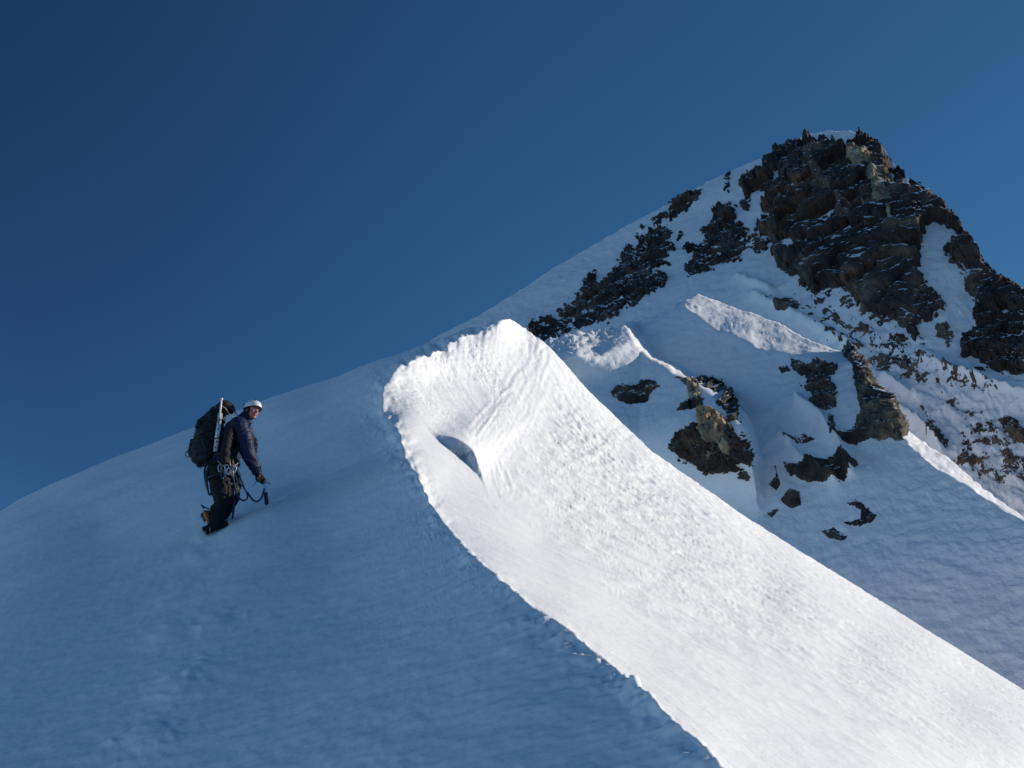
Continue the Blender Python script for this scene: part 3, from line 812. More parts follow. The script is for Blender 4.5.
def finish(name, bm, mat, parent=None, remesh=None, smooth_it=0, wrinkle=0.0, wf=9.0, sub=0, origin=None):
    me = bpy.data.meshes.new(name)
    bmesh.ops.recalc_face_normals(bm, faces=bm.faces)
    bm.to_mesh(me); bm.free()
    o = bpy.data.objects.new(name, me); col.objects.link(o)
    if remesh or sub or smooth_it:
        if remesh:
            md = o.modifiers.new('r', 'REMESH'); md.mode = 'VOXEL'; md.voxel_size = remesh
        if smooth_it:
            md = o.modifiers.new('s', 'SMOOTH'); md.iterations = smooth_it; md.factor = 0.5
        if sub:
            md = o.modifiers.new('u', 'SUBSURF'); md.levels = sub; md.render_levels = sub
        dg = bpy.context.evaluated_depsgraph_get()
        me2 = bpy.data.meshes.new_from_object(o.evaluated_get(dg))
        o.modifiers.clear(); o.data = me2; bpy.data.meshes.remove(me); me = me2; me.name = name
    if wrinkle:
        n = len(me.vertices)
        c = np.zeros(n * 3); me.vertices.foreach_get('co', c); c = c.reshape(-1, 3)
        nn = np.zeros(n * 3); me.vertices.foreach_get('normal', nn); nn = nn.reshape(-1, 3)
        h = wrinkle * (ridged(c * np.array([1, 1, 1.8]), wf, 3, 0.5, 3.0) - 0.9)
        c = c + nn * h[:, None]
        me.vertices.foreach_set('co', c.ravel()); me.update()
    me.materials.clear(); me.materials.append(mat)
    me.polygons.foreach_set('use_smooth', np.ones(len(me.polygons), bool))
    if parent is not None:
        base = Vector(parent.matrix_basis.translation)
        p = parent
        while p.parent is not None:
            p = p.parent; base += Vector(p.matrix_basis.translation)
        me.transform(Matrix.Translation(-base)); o.parent = parent
    elif origin is not None:
        me.transform(Matrix.Translation(-Vector(origin))); o.location = origin
    me.update()
    return o

def empty(name, loc):
    o = bpy.data.objects.new(name, None); col.objects.link(o); o.location = loc; o.empty_display_size = 0.2
    return o
def NB(): return bmesh.new()

person = empty('person', Vector(FEET))
tag(person, 'climber in navy jacket and white helmet stepping up the shaded snow slope', 'person')

footF_s = Vector(surf(221, 526))
DF = footF_s.y - Y0
kneeN = Q(222, 500, 0.08); kneeF = Q(231.5, 499, 0.24)
ankN = Q(213.5, 524, 0.03); ankF = Q(220.5, 517, DF - 0.02)
hipN = Q(220, 469, 0.10); hipF = Q(227, 469, 0.32)
pelv = (hipN + hipF) / 2
waist = Q(228, 456, 0.24); chest = Q(234, 438, 0.27); neck0 = Q(241, 424, 0.29); neck1 = Q(246.5, 417, 0.28)
shN = Q(238.5, 426, 0.09); shF = Q(243, 426, 0.46)
elN = Q(248, 453, 0.10); wrN = Q(257.5, 473, 0.24); haN = Q(262, 480, 0.33)
elF = Q(252, 449, 0.55); wrF = Q(253, 440, 0.40)
headc = Q(252, 411, 0.26)
# head frame: looks to the right, half turned to the camera and slightly down
fwd = Vector((0.80, -0.58, -0.12)).normalized(); upv = Vector((0.16, -0.05, 1)).normalized()
rt = fwd.cross(upv).normalized(); upv = rt.cross(fwd).normalized()
HR = Matrix((fwd, -rt, upv)).transposed()          # columns: x forward, y to the wearer's left, z up
def HP(x, y, z): return headc + HR @ Vector((x, y, z))

# body, one surface: head, neck, trunk, arms and legs
bm = NB()
add_ball(bm, HP(-0.012, 0, 0.03), (0.098, 0.076, 0.092), HR, 24)
add_ball(bm, HP(0.025, 0, -0.03), (0.066, 0.060, 0.085), HR, 24)
add_ball(bm, HP(0.062, 0, -0.088), (0.026, 0.028, 0.022), HR)
add_ball(bm, HP(0.045, 0, -0.070), (0.040, 0.048, 0.030), HR)
add_tube(bm, [HP(0.078, 0, 0.022), HP(0.094, 0, 0.0), HP(0.110, 0, -0.022), HP(0.092, 0, -0.032)], [0.010, 0.012, 0.016, 0.012], 10)
for sg in (-1, 1):
    add_ball(bm, HP(0.066, 0.034 * sg, -0.022), (0.022, 0.022, 0.018), HR)
    add_ball(bm, HP(-0.012, 0.078 * sg, -0.012), (0.018, 0.008, 0.030), HR)
    add_ball(bm, HP(0.074, 0.030 * sg, 0.026), (0.018, 0.024, 0.008), HR)
add_ball(bm, HP(0.086, 0, -0.052), (0.012, 0.024, 0.007), HR)
add_ball(bm, HP(0.084, 0, -0.066), (0.012, 0.021, 0.007), HR)
add_tube(bm, [neck0, neck1, HP(-0.01, 0, -0.04)], [0.07, 0.058, 0.056], 14)
add_tube(bm, catmull([pelv, waist, chest, neck0]), 0.10, 14, 1.0)
add_tube(bm, catmull([shN + (shF - shN) * 0.5, shN, elN, wrN, wrN + (haN - wrN) * 0.3]), [0.07] * 7 + [0.055] * 6 + [0.042] * 6 + [0.026] * 6, 12)
add_tube(bm, catmull([shN + (shF - shN) * 0.5, shF, elF, wrF]), [0.07] * 7 + [0.05] * 6 + [0.035] * 6, 12)
add_tube(bm, catmull([pelv, hipN, kneeN, ankN]), [0.06] * 7 + [0.08] * 6 + [0.055] * 6, 12)
add_tube(bm, catmull([pelv, hipF, kneeF, ankF]), [0.06] * 7 + [0.08] * 6 + [0.055] * 6, 12)
finish('body', bm, C_SKIN, person, remesh=0.0055, smooth_it=3)
for sg in (-1, 1):
    bm = NB(); add_ball(bm, HP(0.077, 0.029 * sg, 0.010), 0.0125, None, 14)
    e = finish('eye', bm, C_EYEW, person)
    bm = NB(); add_ball(bm, HP(0.0875, 0.0295 * sg, 0.010), (0.0035, 0.006, 0.006), HR, 10)
    finish('iris', bm, C_DARKP, e)
    bm = NB(); add_tube(bm, [HP(0.092, 0.014 * sg, 0.030), HP(0.091, 0.030 * sg, 0.036), HP(0.080, 0.046 * sg, 0.030)], 0.004, 6)
    finish('eyebrow', bm, C_HAIR, person)
bm = NB()
add_tube(bm, catmull([HP(0.082, -0.024, -0.060), HP(0.095, -0.010, -0.056), HP(0.097, 0, -0.058), HP(0.095, 0.010, -0.056), HP(0.082, 0.024, -0.060)], 3), 0.0055, 8)
finish('mouth', bm, C_LIP, person)

# knitted hood under the helmet: back of the head, ears, neck
bm = NB()
add_ball(bm, HP(-0.030, 0, 0.015), (0.098, 0.090, 0.108), HR, 24)
add_ball(bm, HP(-0.045, 0, -0.05), (0.062, 0.082, 0.085), HR, 20)
add_tube(bm, [neck0 + Vector((0.0, 0, -0.02)), neck1, HP(-0.03, 0, -0.05)], [0.085, 0.078, 0.07], 16)
finish('balaclava', bm, C_HAIR, person, remesh=0.007, smooth_it=3, wrinkle=0.003, wf=22)

# helmet shell with rim, vents, badge and chin strap
hc = HP(-0.005, 0, 0.048); 
HT = HR @ Matrix.Rotation(math.radians(-7), 3, 'Y')
def HQ(x, y, z): return hc + HT @ Vector((x, y, z))
bm = NB()
nu, nv = 32, 12
rows = []
for j in range(nv + 1):
    a = j / nv * math.radians(97)
    row = []
    for k in range(nu):
        t = 2 * math.pi * k / nu
        rr = math.sin(a)
        x = 0.134 * rr * math.cos(t) * (1 + 0.05 * math.cos(t)); y = 0.108 * rr * math.sin(t); z = 0.098 * math.cos(a)
        rib = 0.004 * max(0, math.cos(3 * t)) * math.sin(a * 2)
        low = -0.022 * max(0, -math.cos(t)) * (j / nv) ** 3 - 0.012 * (abs(math.sin(t)) ** 3) * (j / nv) ** 3
        row.append(bm.verts.new(HQ(x * (1 + rib * 8), y * (1 + rib * 8), z + rib + low)))
    rows.append(row)
for j in range(nv):
    for k in range(nu):
        if j == 0:
            continue
        bm.faces.new((rows[j][k], rows[j][(k + 1) % nu], rows[j + 1][(k + 1) % nu], rows[j + 1][k]))
bm.faces.new(rows[1])
bmesh.ops.delete(bm, geom=[v for v in rows[0]], context='VERTS')
inner = bmesh.ops.solidify(bm, geom=list(bm.faces), thickness=-0.006)
helmet = finish('helmet', bm, C_WHITE, person, sub=1)
bm = NB()
rim = []
for k in range(nu):
    t = 2 * math.pi * k / nu; a = math.radians(97)
    x = 0.134 * math.sin(a) * math.cos(t) * (1 + 0.05 * math.cos(t)); y = 0.108 * math.sin(a) * math.sin(t); z = 0.098 * math.cos(a) - 0.022 * max(0, -math.cos(t)) - 0.012 * abs(math.sin(t)) ** 3
    rim.append(HQ(x, y, z - 0.002))
add_tube(bm, rim, 0.0055, 8, close=True)
finish('helmet_rim', bm, C_DARKP, helmet)
bm = NB(); add_ball(bm, HQ(0.072, -0.030, 0.082), (0.020, 0.016, 0.008), HT @ Matrix.Rotation(math.radians(35), 3, 'Y'), 12)
finish('badge', bm, C_DARKP, helmet)
for sx in (-0.03, -0.085):
    for sg in (-1, 1):
        bm = NB(); add_ball(bm, HQ(sx, 0.082 * sg, 0.058 if sx > -0.05 else 0.040), (0.020, 0.008, 0.009), HT, 10)
        finish('vent', bm, C_DARKP, helmet)
for sg in (-1, 1):
    bm = NB(); add_tube(bm, catmull([HQ(0.03, 0.100 * sg, 0.0), HP(0.02, 0.082 * sg, -0.03), HP(0.035, 0.052 * sg, -0.085), HP(0.045, 0.0, -0.115)]), 0.006, 8, 0.5)
    finish('chin_strap', bm, C_DARKP, helmet)

# jacket
bm = NB()
hem = Q(224.5, 468, 0.21)
axis = catmull([hem, waist, Q(231, 446, 0.25), chest, Q(238, 430, 0.285), neck0, neck1 + Vector((0, 0, -0.01))], 4)
rr = np.interp(np.linspace(0, 1, len(axis)), [0, 0.16, 0.35, 0.5, 0.68, 0.84, 1.0], [0.20, 0.20, 0.21, 0.22, 0.215, 0.14, 0.095])
add_tube(bm, axis, list(rr), 20, 0.78, up=(0, 1, 0))
aN = catmull([shN + (shF - shN) * 0.35 + Vector((0, 0, -0.02)), shN, (shN + elN) / 2 + Vector((0.015, -0.01, 0)), elN, (elN + wrN) / 2, wrN + (wrN - elN) * 0.02], 5)
add_tube(bm, aN, list(np.interp(np.linspace(0, 1, len(aN)), [0, 0.2, 0.45, 0.6, 0.8, 1.0], [0.118, 0.122, 0.108, 0.096, 0.082, 0.060])), 16)
aF = catmull([shF + (shN - shF) * 0.35 + Vector((0, 0, -0.02)), shF, (shF + elF) / 2, elF, (elF + wrF) / 2, wrF], 5)
add_tube(bm, aF, list(np.interp(np.linspace(0, 1, len(aF)), [0, 0.2, 0.45, 0.6, 0.8, 1.0], [0.11, 0.11, 0.09, 0.08, 0.068, 0.052])), 16)
# collar standing round the neck
add_tube(bm, [neck0, neck1 + Vector((0.02, 0, 0.0)), HP(-0.02, 0, -0.085)], [0.105, 0.10, 0.098], 18)
finish('jacket', bm, C_NAVY, person, remesh=0.010, smooth_it=4, wrinkle=0.010, wf=7.5)
# dark shoulder panel and chest straps of the pack on the jacket
bm = NB()
add_tube(bm, catmull([Q(228, 431, 0.10), Q(233, 421.5, 0.10), Q(240, 420.5, 0.12), Q(245.5, 428, 0.10), Q(244, 440, 0.05), Q(236, 450, 0.02), Q(229, 454, 0.04)], 5), 0.030, 10, 0.35)
strapN = bm

bm = NB()
add_tube(bm, catmull([Q(227, 464, 0.02), Q(226.5, 452, 0.0), Q(229, 440, 0.0), Q(232, 431, 0.05)], 5), 0.11, 12, 0.6)
add_tube(bm, catmull([Q(229, 434, 0.06), Q(236, 424, 0.08), Q(241, 421, 0.15)], 5), 0.055, 12, 0.5)
finish('jacket_panel', bm, C_BLACK, person, remesh=0.010, smooth_it=3, wrinkle=0.010, wf=8)

# trousers with wide thighs, tucked in gaiters
bm = NB()
add_tube(bm, catmull([Q(226.5, 456, 0.23), Q(224, 467, 0.21), (hipN + hipF) / 2 + Vector((-0.02, 0, -0.07))], 4), [0.165] * 9, 18, 0.85, up=(0, 1, 0))
add_ball(bm, Q(217, 472, 0.20), (0.14, 0.18, 0.14))
lN = catmull([hipN + Vector((0, 0.03, 0)), (hipN + kneeN) / 2 + Vector((-0.015, 0, 0)), kneeN, (kneeN + ankN) / 2 + Vector((-0.02, 0, 0)), ankN], 5)
add_tube(bm, lN, list(np.interp(np.linspace(0, 1, len(lN)), [0, 0.25, 0.5, 0.62, 0.8, 1.0], [0.145, 0.13, 0.105, 0.09, 0.085, 0.07])), 18)
lF = catmull([hipF, (hipF + kneeF) / 2 + Vector((0.03, 0, 0.02)), kneeF, (kneeF + ankF) / 2, ankF], 5)
add_tube(bm, lF, list(np.interp(np.linspace(0, 1, len(lF)), [0, 0.25, 0.5, 0.62, 0.8, 1.0], [0.145, 0.125, 0.095, 0.08, 0.07, 0.06])), 18)
finish('trousers', bm, C_BLACK, person, remesh=0.011, smooth_it=3, wrinkle=0.012, wf=7)

# boots, gaiters and crampons
def foot(ank, knee, heel, toe, bright):
    d = (toe - heel).normalized(); L = 0.31
    side = Vector((0, 0, 1)).cross(d).normalized(); u_ = d.cross(side)
    o0 = heel + u_ * 0.045
    bm = NB()
    add_tube(bm, [o0 + d * (x * L) + u_ * z for x, z in ((0.0, 0.035), (0.05, 0.04), (0.3, 0.038), (0.6, 0.03), (0.85, 0.022), (1.0, 0.012))], [0.036, 0.048, 0.044, 0.050, 0.046, 0.026], 16, 1.0)
    add_box(bm, o0 + d * (0.5 * L) + u_ * -0.012, (0.30, 0.085, 0.03), Matrix((d, side, u_)).transposed(), 0.008)
    add_tube(bm, [o0 + d * 0.09 + u_ * 0.03, ank + Vector((0, 0, 0.0)), ank + (knee - ank) * 0.35], [0.06, 0.066, 0.07], 16)
    b = finish('boot', bm, C_ORANGE if bright else C_BLACK, person, remesh=0.008, smooth_it=3)
    bm = NB()
    add_box(bm, o0 + d * (0.5 * L) + u_ * -0.032, (0.29, 0.055, 0.008), Matrix((d, side, u_)).transposed())
    for k in range(5):
        for sg in (-1, 1):
            p = o0 + d * (L * (0.04 + 0.23 * k)) + side * 0.032 * sg + u_ * -0.03
            add_tube(bm, [p, p + u_ * -0.032 + d * (0.006 if k < 4 else 0.02)], [0.008, 0.0015], 6)
    for sg in (-1, 1):
        p = o0 + d * L + side * 0.018 * sg + u_ * -0.03
        add_tube(bm, [p, p + d * 0.035 + u_ * -0.012], [0.008, 0.0015], 6)
    add_tube(bm, catmull([o0 + d * 0.02 + side * 0.05 + u_ * -0.01, o0 + d * -0.02 + u_ * 0.05, o0 + d * 0.02 - side * 0.05 + u_ * -0.01]), 0.005, 6)
    add_tube(bm, catmull([o0 + d * 0.06 + side * 0.055 + u_ * -0.01, o0 + d * 0.10 + side * 0.04 + u_ * 0.085, o0 + d * 0.10 - side * 0.04 + u_ * 0.085, o0 + d * 0.06 - side * 0.055 + u_ * -0.01]), 0.006, 6)
    finish('crampon', bm, C_STEEL, b)
    bm = NB()
    g = catmull([o0 + d * 0.14 + u_ * 0.055, ank + u_ * 0.02 + d * 0.01, ank + (knee - ank) * 0.3, ank + (knee - ank) * 0.72], 4)
    add_tube(bm, g, list(np.interp(np.linspace(0, 1, len(g)), [0, 0.3, 0.6, 1], [0.050, 0.080, 0.092, 0.090])), 18)
    gt = finish('gaiter', bm, C_BLACK, person, remesh=0.009, smooth_it=2, wrinkle=0.009, wf=9)
    return b, gt
bN, gN = foot(ankN, kneeN, Q(206.0, 536.5, 0.02), Q(226.0, 528.5, 0.10), False)
bF, gF = foot(ankF, kneeF, footF_s + Vector((-0.20, -0.03, 0.0)), footF_s + Vector((0.09, 0.06, 0.10)), False)
bm = NB()
add_tube(bm, catmull([Q(205.6, 513, 0.03), Q(206.5, 516, 0.0), Q(207.5, 519.5, -0.02), Q(208.6, 523, 0.0)]), [0.020] + [0.045] * 9 + [0.03] * 8 + [0.02], 12, 0.7)
finish('calf_patch', bm, C_ORANGE, gN, wrinkle=0.006, wf=14)
bm = NB()
add_tube(bm, catmull([Q(209, 509, -0.06), Q(204, 507, 0.0), Q(201.5, 505, 0.02), Q(204, 508.5, 0.03)]), 0.010, 6)
add_tube(bm, catmull([Q(208, 511, -0.06), Q(203.5, 511.5, 0.0), Q(205, 514, 0.03)]), 0.010, 6)
finish('strap', bm, C_DARKP, gN)

# gloves: palm, four fingers closed round the axe head, thumb
AX = haN
shaft_dir = None
axe_tip = Vector(surf(267.2, 505.5))
def glove(wr, ha, ax_dir, pal_n, parent):
    """hand from wr to ha; ax_dir the bar it grips; pal_n away from the palm's back"""
    f = (ha - wr).normalized()
    s = (ax_dir - f * ax_dir.dot(f)).normalized()        # knuckle line
    n_ = f.cross(s).normalized()
    if n_.dot(pal_n) < 0: n_ = -n_
    bm = NB()
    add_tube(bm, [wr - f * 0.05, wr, wr + f * 0.03], [0.052, 0.050, 0.046], 14)
    c0 = wr + f * 0.02
    for k in range(4):                                    # palm as four joined bones
        o_ = s * (0.030 - 0.020 * k)
        add_tube(bm, [c0 + o_ * 0.7, c0 + f * 0.085 + o_ + n_ * -0.004], [0.024, 0.021], 10)
        ln = [0.95, 1.05, 1.0, 0.8][k]
        b0 = c0 + f * 0.085 + o_ + n_ * -0.004
        add_tube(bm, catmull([b0, b0 + f * 0.030 * ln + n_ * 0.006, b0 + f * 0.044 * ln + n_ * 0.030, b0 + f * 0.026 * ln + n_ * 0.056 * ln, b0 + f * 0.002 + n_ * 0.056 * ln], 3), [0.0155] * 9 + [0.014] * 3 + [0.011], 10)
    t0 = c0 + f * 0.015 + s * 0.030
    add_tube(bm, catmull([t0, t0 + s * 0.025 + f * 0.025 + n_ * 0.014, t0 + s * 0.020 + f * 0.050 + n_ * 0.034, t0 + s * 0.0 + f * 0.066 + n_ * 0.044], 3), [0.020] * 4 + [0.017] * 5 + [0.013], 10)
    return finish('glove', bm, C_BLACK, parent, remesh=0.0045, smooth_it=2)
g1 = glove(wrN, haN, (Q(252, 488, 0.30) - Q(264, 478, 0.34)).normalized(), Vector((0.1, 0.6, -0.8)), person)
g2 = glove(wrF, Q(249.5, 436, 0.20), Vector((0.1, 0, 1)), Vector((-1, 0.1, -0.2)), person)
bm = NB(); add_tube(bm, catmull([Q(257, 474, 0.18), Q(258.8, 469, 0.15), Q(260.8, 465.5, 0.15), Q(260, 470, 0.18), Q(258.5, 474.5, 0.18)], 4), 0.006, 6)
finish('cuff_loop', bm, C_DARKP, g1)

# harness: belt, leg loops, gear loops
def ring(c, ax, rx, ry, n=20, up=(0, 1, 0)):
    ax = Vector(ax).normalized(); a = Vector(up) - ax * Vector(up).dot(ax); a.normalize(); b_ = ax.cross(a)
    return [Vector(c) + a * ry * math.cos(2 * math.pi * k / n) + b_ * rx * math.sin(2 * math.pi * k / n) for k in range(n)]
bm = NB()
add_tube(bm, ring(Q(226.5, 460.5, 0.225), waist - pelv, 0.165, 0.205), 0.022, 8, close=True, up=None)
harness = finish('harness', bm, C_DARKP, person)
for hp, kn, dv_ in ((hipN, kneeN, 0.3), (hipF, kneeF, 0.3)):
    bm = NB(); add_tube(bm, ring(hp + (kn - hp) * dv_, kn - hp, 0.152, 0.15), 0.016, 8, close=True)
    finish('leg_loop', bm, C_DARKP, harness)
for ua, ub, vv in ((218, 226, 465), (228, 238, 466)):
    bm = NB(); add_tube(bm, catmull([Q(ua, vv - 4, -0.01), Q((ua + ub) / 2, vv, -0.05), Q(ub, vv - 3, 0.02)]), 0.006, 6)
    finish('gear_loop', bm, C_TAN, harness)

# ------------------------------------------------------------------ backpack
pack = empty('backpack', Q(205, 464, 0.28))
tag(pack, 'tall dark backpack with side pockets carried on the climber\'s back', 'backpack')
bm = NB()
pa = [Q(207.5, 463, 0.30), Q(205.5, 458, 0.29), Q(206.5, 446, 0.29), Q(209.5, 434, 0.30), Q(213, 423, 0.31), Q(217.5, 414, 0.32), Q(221, 410, 0.32)]
pa = catmull(pa, 4)
add_tube(bm, pa, list(np.interp(np.linspace(0, 1, len(pa)), [0, 0.12, 0.35, 0.6, 0.8, 1.0], [0.11, 0.175, 0.195, 0.175, 0.135, 0.085])), 22, 0.96, up=(0, 1, 0))
finish('pack_body', bm, C_PACK, pack, remesh=0.012, smooth_it=3, wrinkle=0.020, wf=6)
bm = NB()
add_ball(bm, Q(227, 407.5, 0.27), (0.115, 0.15, 0.085), Matrix.Rotation(math.radians(28), 3, 'Y'), 20)
add_ball(bm, Q(222, 408.5, 0.27), (0.10, 0.14, 0.07), Matrix.Rotation(math.radians(-25), 3, 'Y'), 20)
finish('pack_lid', bm, C_PACK, pack, remesh=0.012, smooth_it=3, wrinkle=0.012, wf=9)
bm = NB()
add_ball(bm, Q(203, 449, 0.10), (0.13, 0.07, 0.17), None, 18)
add_tube(bm, [Q(196, 440, 0.28), Q(194, 452, 0.28), Q(198, 460, 0.28)], [0.07, 0.085, 0.06], 14)
add_ball(bm, Q(200, 424, 0.22), (0.055, 0.09, 0.10), Matrix.Rotation(math.radians(28), 3, 'Y'), 14)
finish('side_pocket', bm, C_PACK, pack, remesh=0.011, smooth_it=2, wrinkle=0.015, wf=8)
bm = strapN
finish('shoulder_strap', bm, C_BLACK, pack)
bm = NB(); add_tube(bm, catmull([Q(221, 405.5, 0.08), Q(226, 409, 0.08), Q(229.5, 414.5, 0.10), Q(233, 417.5, 0.12)]), 0.013, 8, 0.5)
finish('lid_strap', bm, C_TAN, pack)
bm = NB(); add_tube(bm, catmull([Q(231, 408, 0.14), Q(235, 412.5, 0.16), Q(238.5, 416, 0.17)]), 0.013, 8, 0.5)
finish('load_strap', bm, flat_mat('blue_webbing', (0.03, 0.05, 0.22), 0.7), pack)
for k, (a, b_) in enumerate((((193, 433), (213, 428)), ((190, 447), (214, 444)), ((197, 419), (217, 416)))):
    bm = NB(); add_tube(bm, catmull([Q(a[0] + 1, a[1], 0.26), Q(a[0] + 5, a[1] + 1, 0.12), Q((a[0] + b_[0]) / 2, a[1] - 1, 0.065), Q(b_[0], b_[1], 0.08)]), 0.011, 8, 0.5)
    finish('compression_strap', bm, C_DARKP, pack)
bm = NB(); add_tube(bm, catmull([Q(202, 439, 0.05), Q(204, 446, 0.02), Q(207, 451, 0.03)]), 0.014, 8, 0.5)
finish('compression_strap', bm, C_GREEN, pack)
bm = NB(); add_tube(bm, catmull([Q(191, 451, 0.28), Q(186.5, 452, 0.28), Q(185.5, 455.5, 0.28), Q(189, 457, 0.28), Q(192, 455, 0.28)]), 0.006, 6)
finish('haul_loop', bm, C_DARKP, pack)

# ------------------------------------------------------------------ snow stake on the pack
stake = empty('snow_stake', Q(215, 450, 0.04))
tag(stake, 'pale metal snow stake strapped upright to the side of the backpack', 'snow stake')
bm = NB()
b0 = Q(215.2, 451.5, 0.04); b1 = Q(220.2, 413, 0.05)
d = (b1 - b0).normalized(); sd = d.cross(Vector((0, 1, 0))).normalized(); fr = Vector((0, -1, 0))
for off, w in ((0, 0.052),):
    mid_ = (b0 + b1) / 2; L = (b1 - b0).length
    R3 = Matrix((sd, fr, d)).transposed()
    add_box(bm, mid_, (0.052, 0.006, L), R3, 0.002)
    add_box(bm, mid_ + sd * 0.026 + fr * -0.010, (0.006, 0.024, L - 0.006), R3, 0.002)
    add_box(bm, mid_ - sd * 0.026 + fr * -0.010, (0.006, 0.024, L - 0.006), R3, 0.002)
finish('stake_blade', bm, C_ALU, stake)
bm = NB()
for k in range(6):
    p = b0 + d * (0.05 + k * (L - 0.1) / 5) + fr * 0.004
    add_tube(bm, [p, p + fr * 0.003], 0.010, 10)
finish('stake_holes', bm, C_DARKP, stake)['kind'] = 'stuff'
bm = NB()
add_tube(bm, [Q(219.6, 417.5, 0.02), Q(221.6, 399.6, 0.03)], [0.011, 0.011], 10)
add_ball(bm, Q(221.7, 399.2, 0.03), 0.019, None, 12)
finish('stake_head', bm, C_WHITE, stake)
for vv, uu in ((420, 219.3), (438, 217)):
    bm = NB(); add_tube(bm, [Q(uu - 5, vv + 1, 0.03), Q(uu, vv, 0.012), Q(uu + 5, vv - 0.5, 0.05)], 0.012, 8, 0.5)
    finish('stake_strap', bm, C_DARKP, stake)

# ------------------------------------------------------------------ ice axe
axe = empty('ice_axe', axe_tip)
tag(axe, 'ice axe with a dark blue grip planted in the snow under the gloved hand', 'ice axe')
head_p = haN + Vector((0.02, 0.035, -0.030))
sh = (axe_tip - head_p).normalized()
bm = NB(); add_tube(bm, [head_p, head_p + (axe_tip - head_p) * 0.62], 0.0125, 12, 1.4)
finish('shaft', bm, C_ALU, axe)
bm = NB(); add_tube(bm, [head_p + (axe_tip - head_p) * 0.40, head_p + (axe_tip - head_p) * 0.45, axe_tip - sh * 0.03, axe_tip + sh * 0.05], [0.017, 0.026, 0.026, 0.022], 12, 1.1)
finish('grip', bm, C_BLUEG, axe)
bm = NB()
add_tube(bm, catmull([head_p, Q(257.5, 481.5, 0.30), Q(254, 484.8, 0.28), Q(251.6, 488.2, 0.27)]), list(np.linspace(0.017, 0.004, 19)), 8, 0.45)
finish('pick', bm, C_STEEL, axe)
bm = NB()
add_tube(bm, [head_p, head_p + Vector((0.05, 0.02, 0.012)), head_p + Vector((0.085, 0.03, -0.002))], [0.014, 0.016, 0.030], 8, 0.3)
finish('adze', bm, C_STEEL, axe)

# ------------------------------------------------------------------ cords and slings
def thing_tube(name, pts, r, mat, label, cat, group=None, flat=1.0, close=False, sub=6):
    bm = NB(); add_tube(bm, catmull(pts, sub, close), r, 8, flat, close=close)
    o = finish(name, bm, mat, None, origin=Vector(pts[0]))
    tag(o, label, cat, group); return o
thing_tube('leash_cord', [Q(236, 470, 0.05), Q(240.5, 478, 0.02), Q(245, 489, 0.02), Q(247.6, 496, 0.05), Q(246, 499.6, 0.05), Q(242.5, 500.3, 0.05), Q(238.5, 497, 0.05), Q(235, 487, 0.05), Q(233.5, 479, 0.05)], 0.0115, C_CORD,
           'dark blue cord loop hanging from the harness, the closed loop nearer the legs', 'cord')
thing_tube('leash_cord', [Q(235, 472, 0.04), Q(237, 480, 0.0), Q(243.5, 487, 0.02), Q(248.5, 494, 0.10), Q(253, 500, 0.18), Q(257.5, 501.3, 0.24), Q(261.5, 497.5, 0.30), Q(264.3, 488.5, 0.33)], 0.0115, C_CORD,
           'dark blue axe leash swinging from the harness up to the axe head', 'cord')
thing_tube('rope_coil', [Q(208, 463, 0.12), Q(204.5, 470, 0.10), Q(205.3, 480, 0.08), Q(207.5, 490, 0.07), Q(210, 495, 0.07), Q(212, 490, 0.06), Q(211, 480, 0.06), Q(209, 470, 0.06), Q(206.6, 476, 0.05), Q(207.4, 486, 0.05), Q(209, 493.5, 0.05), Q(213.5, 493.5, 0.05),
           Q(214.6, 489, 0.05), Q(212.8, 487, 0.05)], 0.013, C_DARKP, 'black cord bunch dangling behind the thigh below the backpack', 'cord')
thing_tube('webbing_sling', [Q(222, 462, -0.03), Q(220.5, 470, -0.05), Q(222.5, 479, -0.05), Q(225, 472, -0.05), Q(224.5, 463, -0.03)], 0.014, C_TEAL, 'teal webbing sling hanging at the climber\'s hip', 'sling', flat=0.4)
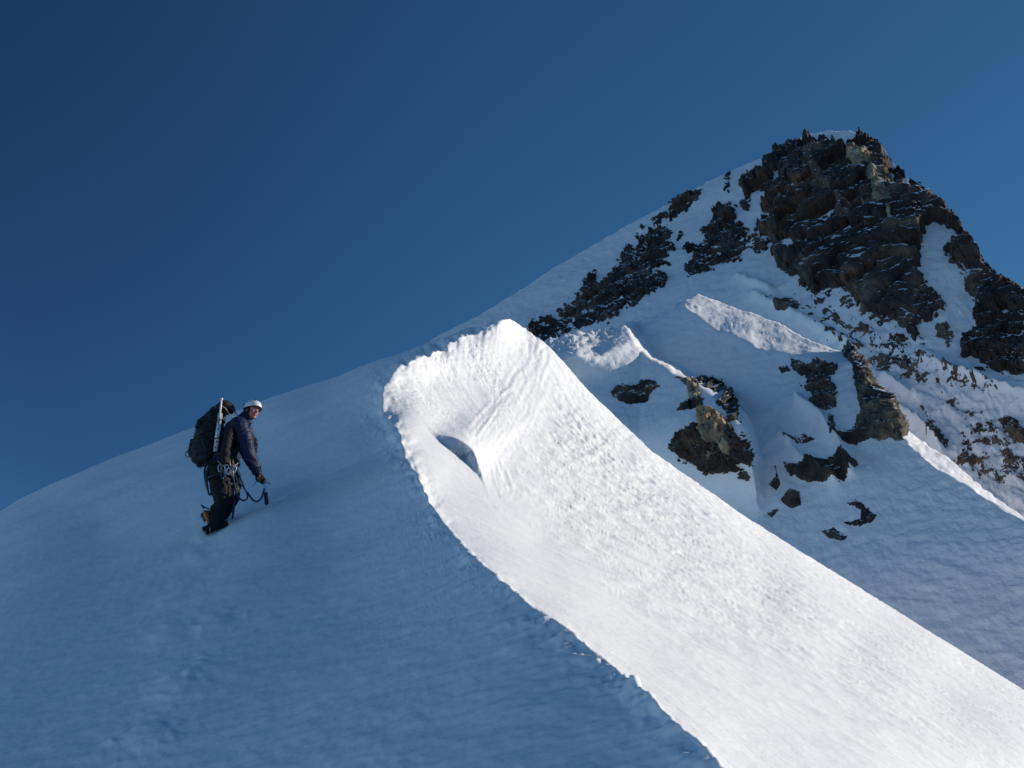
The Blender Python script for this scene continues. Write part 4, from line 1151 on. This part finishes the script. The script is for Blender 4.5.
thing_tube('webbing_sling', [Q(229, 458, -0.01), Q(230.5, 466, -0.05), Q(231, 474, -0.03), Q(233.5, 468, -0.02), Q(232.5, 459, 0.0)], 0.014, C_TAN, 'tan webbing sling hanging in front of the teal one', 'sling', flat=0.4)
for k, (uu, vv) in enumerate(((226.5, 468), (228.3, 471), (234.2, 469), (219.5, 468))):
    c = Q(uu, vv, -0.06)
    pts = [c + Vector((0.022 * math.cos(t) + 0.010 * math.cos(t) * math.sin(t), 0.006 * k, 0.045 * math.sin(t))) for t in np.linspace(0, 2 * math.pi, 16)[:-1]]
    bm = NB(); add_tube(bm, pts, 0.0055, 8, close=True)
    o = finish('carabiner', bm, C_ALU, None, origin=c)
    tag(o, 'small metal carabiner among the gear hanging at the climber\'s hip', 'carabiner', 'carabiners on the harness')
for k, (uu, vv) in enumerate(((224.8, 472), (232.8, 474))):
    bm = NB(); a = Q(uu, vv - 6, -0.05); b_ = Q(uu + 0.8, vv + 5, -0.06)
    add_tube(bm, [a, a + (b_ - a) * 0.15, b_], [0.016, 0.010, 0.009], 10)
    add_tube(bm, [a + Vector((-0.025, 0, 0.0)), a + Vector((0.03, 0, 0.01))], 0.009, 8)
    o = finish('ice_screw', bm, C_STEEL, None, origin=a)
    tag(o, ['steel ice screw at the hip under the teal sling', 'steel ice screw hanging under the tan sling'][k], 'ice screw', 'ice screws on the harness')
# second tool, hanging down beside the far leg
hm = empty('ice_hammer', Q(233, 500, 0.12))
tag(hm, 'second ice tool hanging shaft down in front of the knees', 'ice tool')
bm = NB(); add_tube(bm, [Q(233.6, 484, 0.12), Q(234, 506, 0.13), Q(232.3, 519, 0.15)], [0.014, 0.016, 0.013], 10)
finish('shaft', bm, C_BLUEG, hm)
bm = NB(); add_tube(bm, catmull([Q(230.5, 484.5, 0.10), Q(233.6, 484, 0.12), Q(237, 486, 0.12), Q(238.4, 489, 0.12)]), list(np.linspace(0.017, 0.005, 19)), 8, 0.5)
finish('pick', bm, C_STEEL, hm)
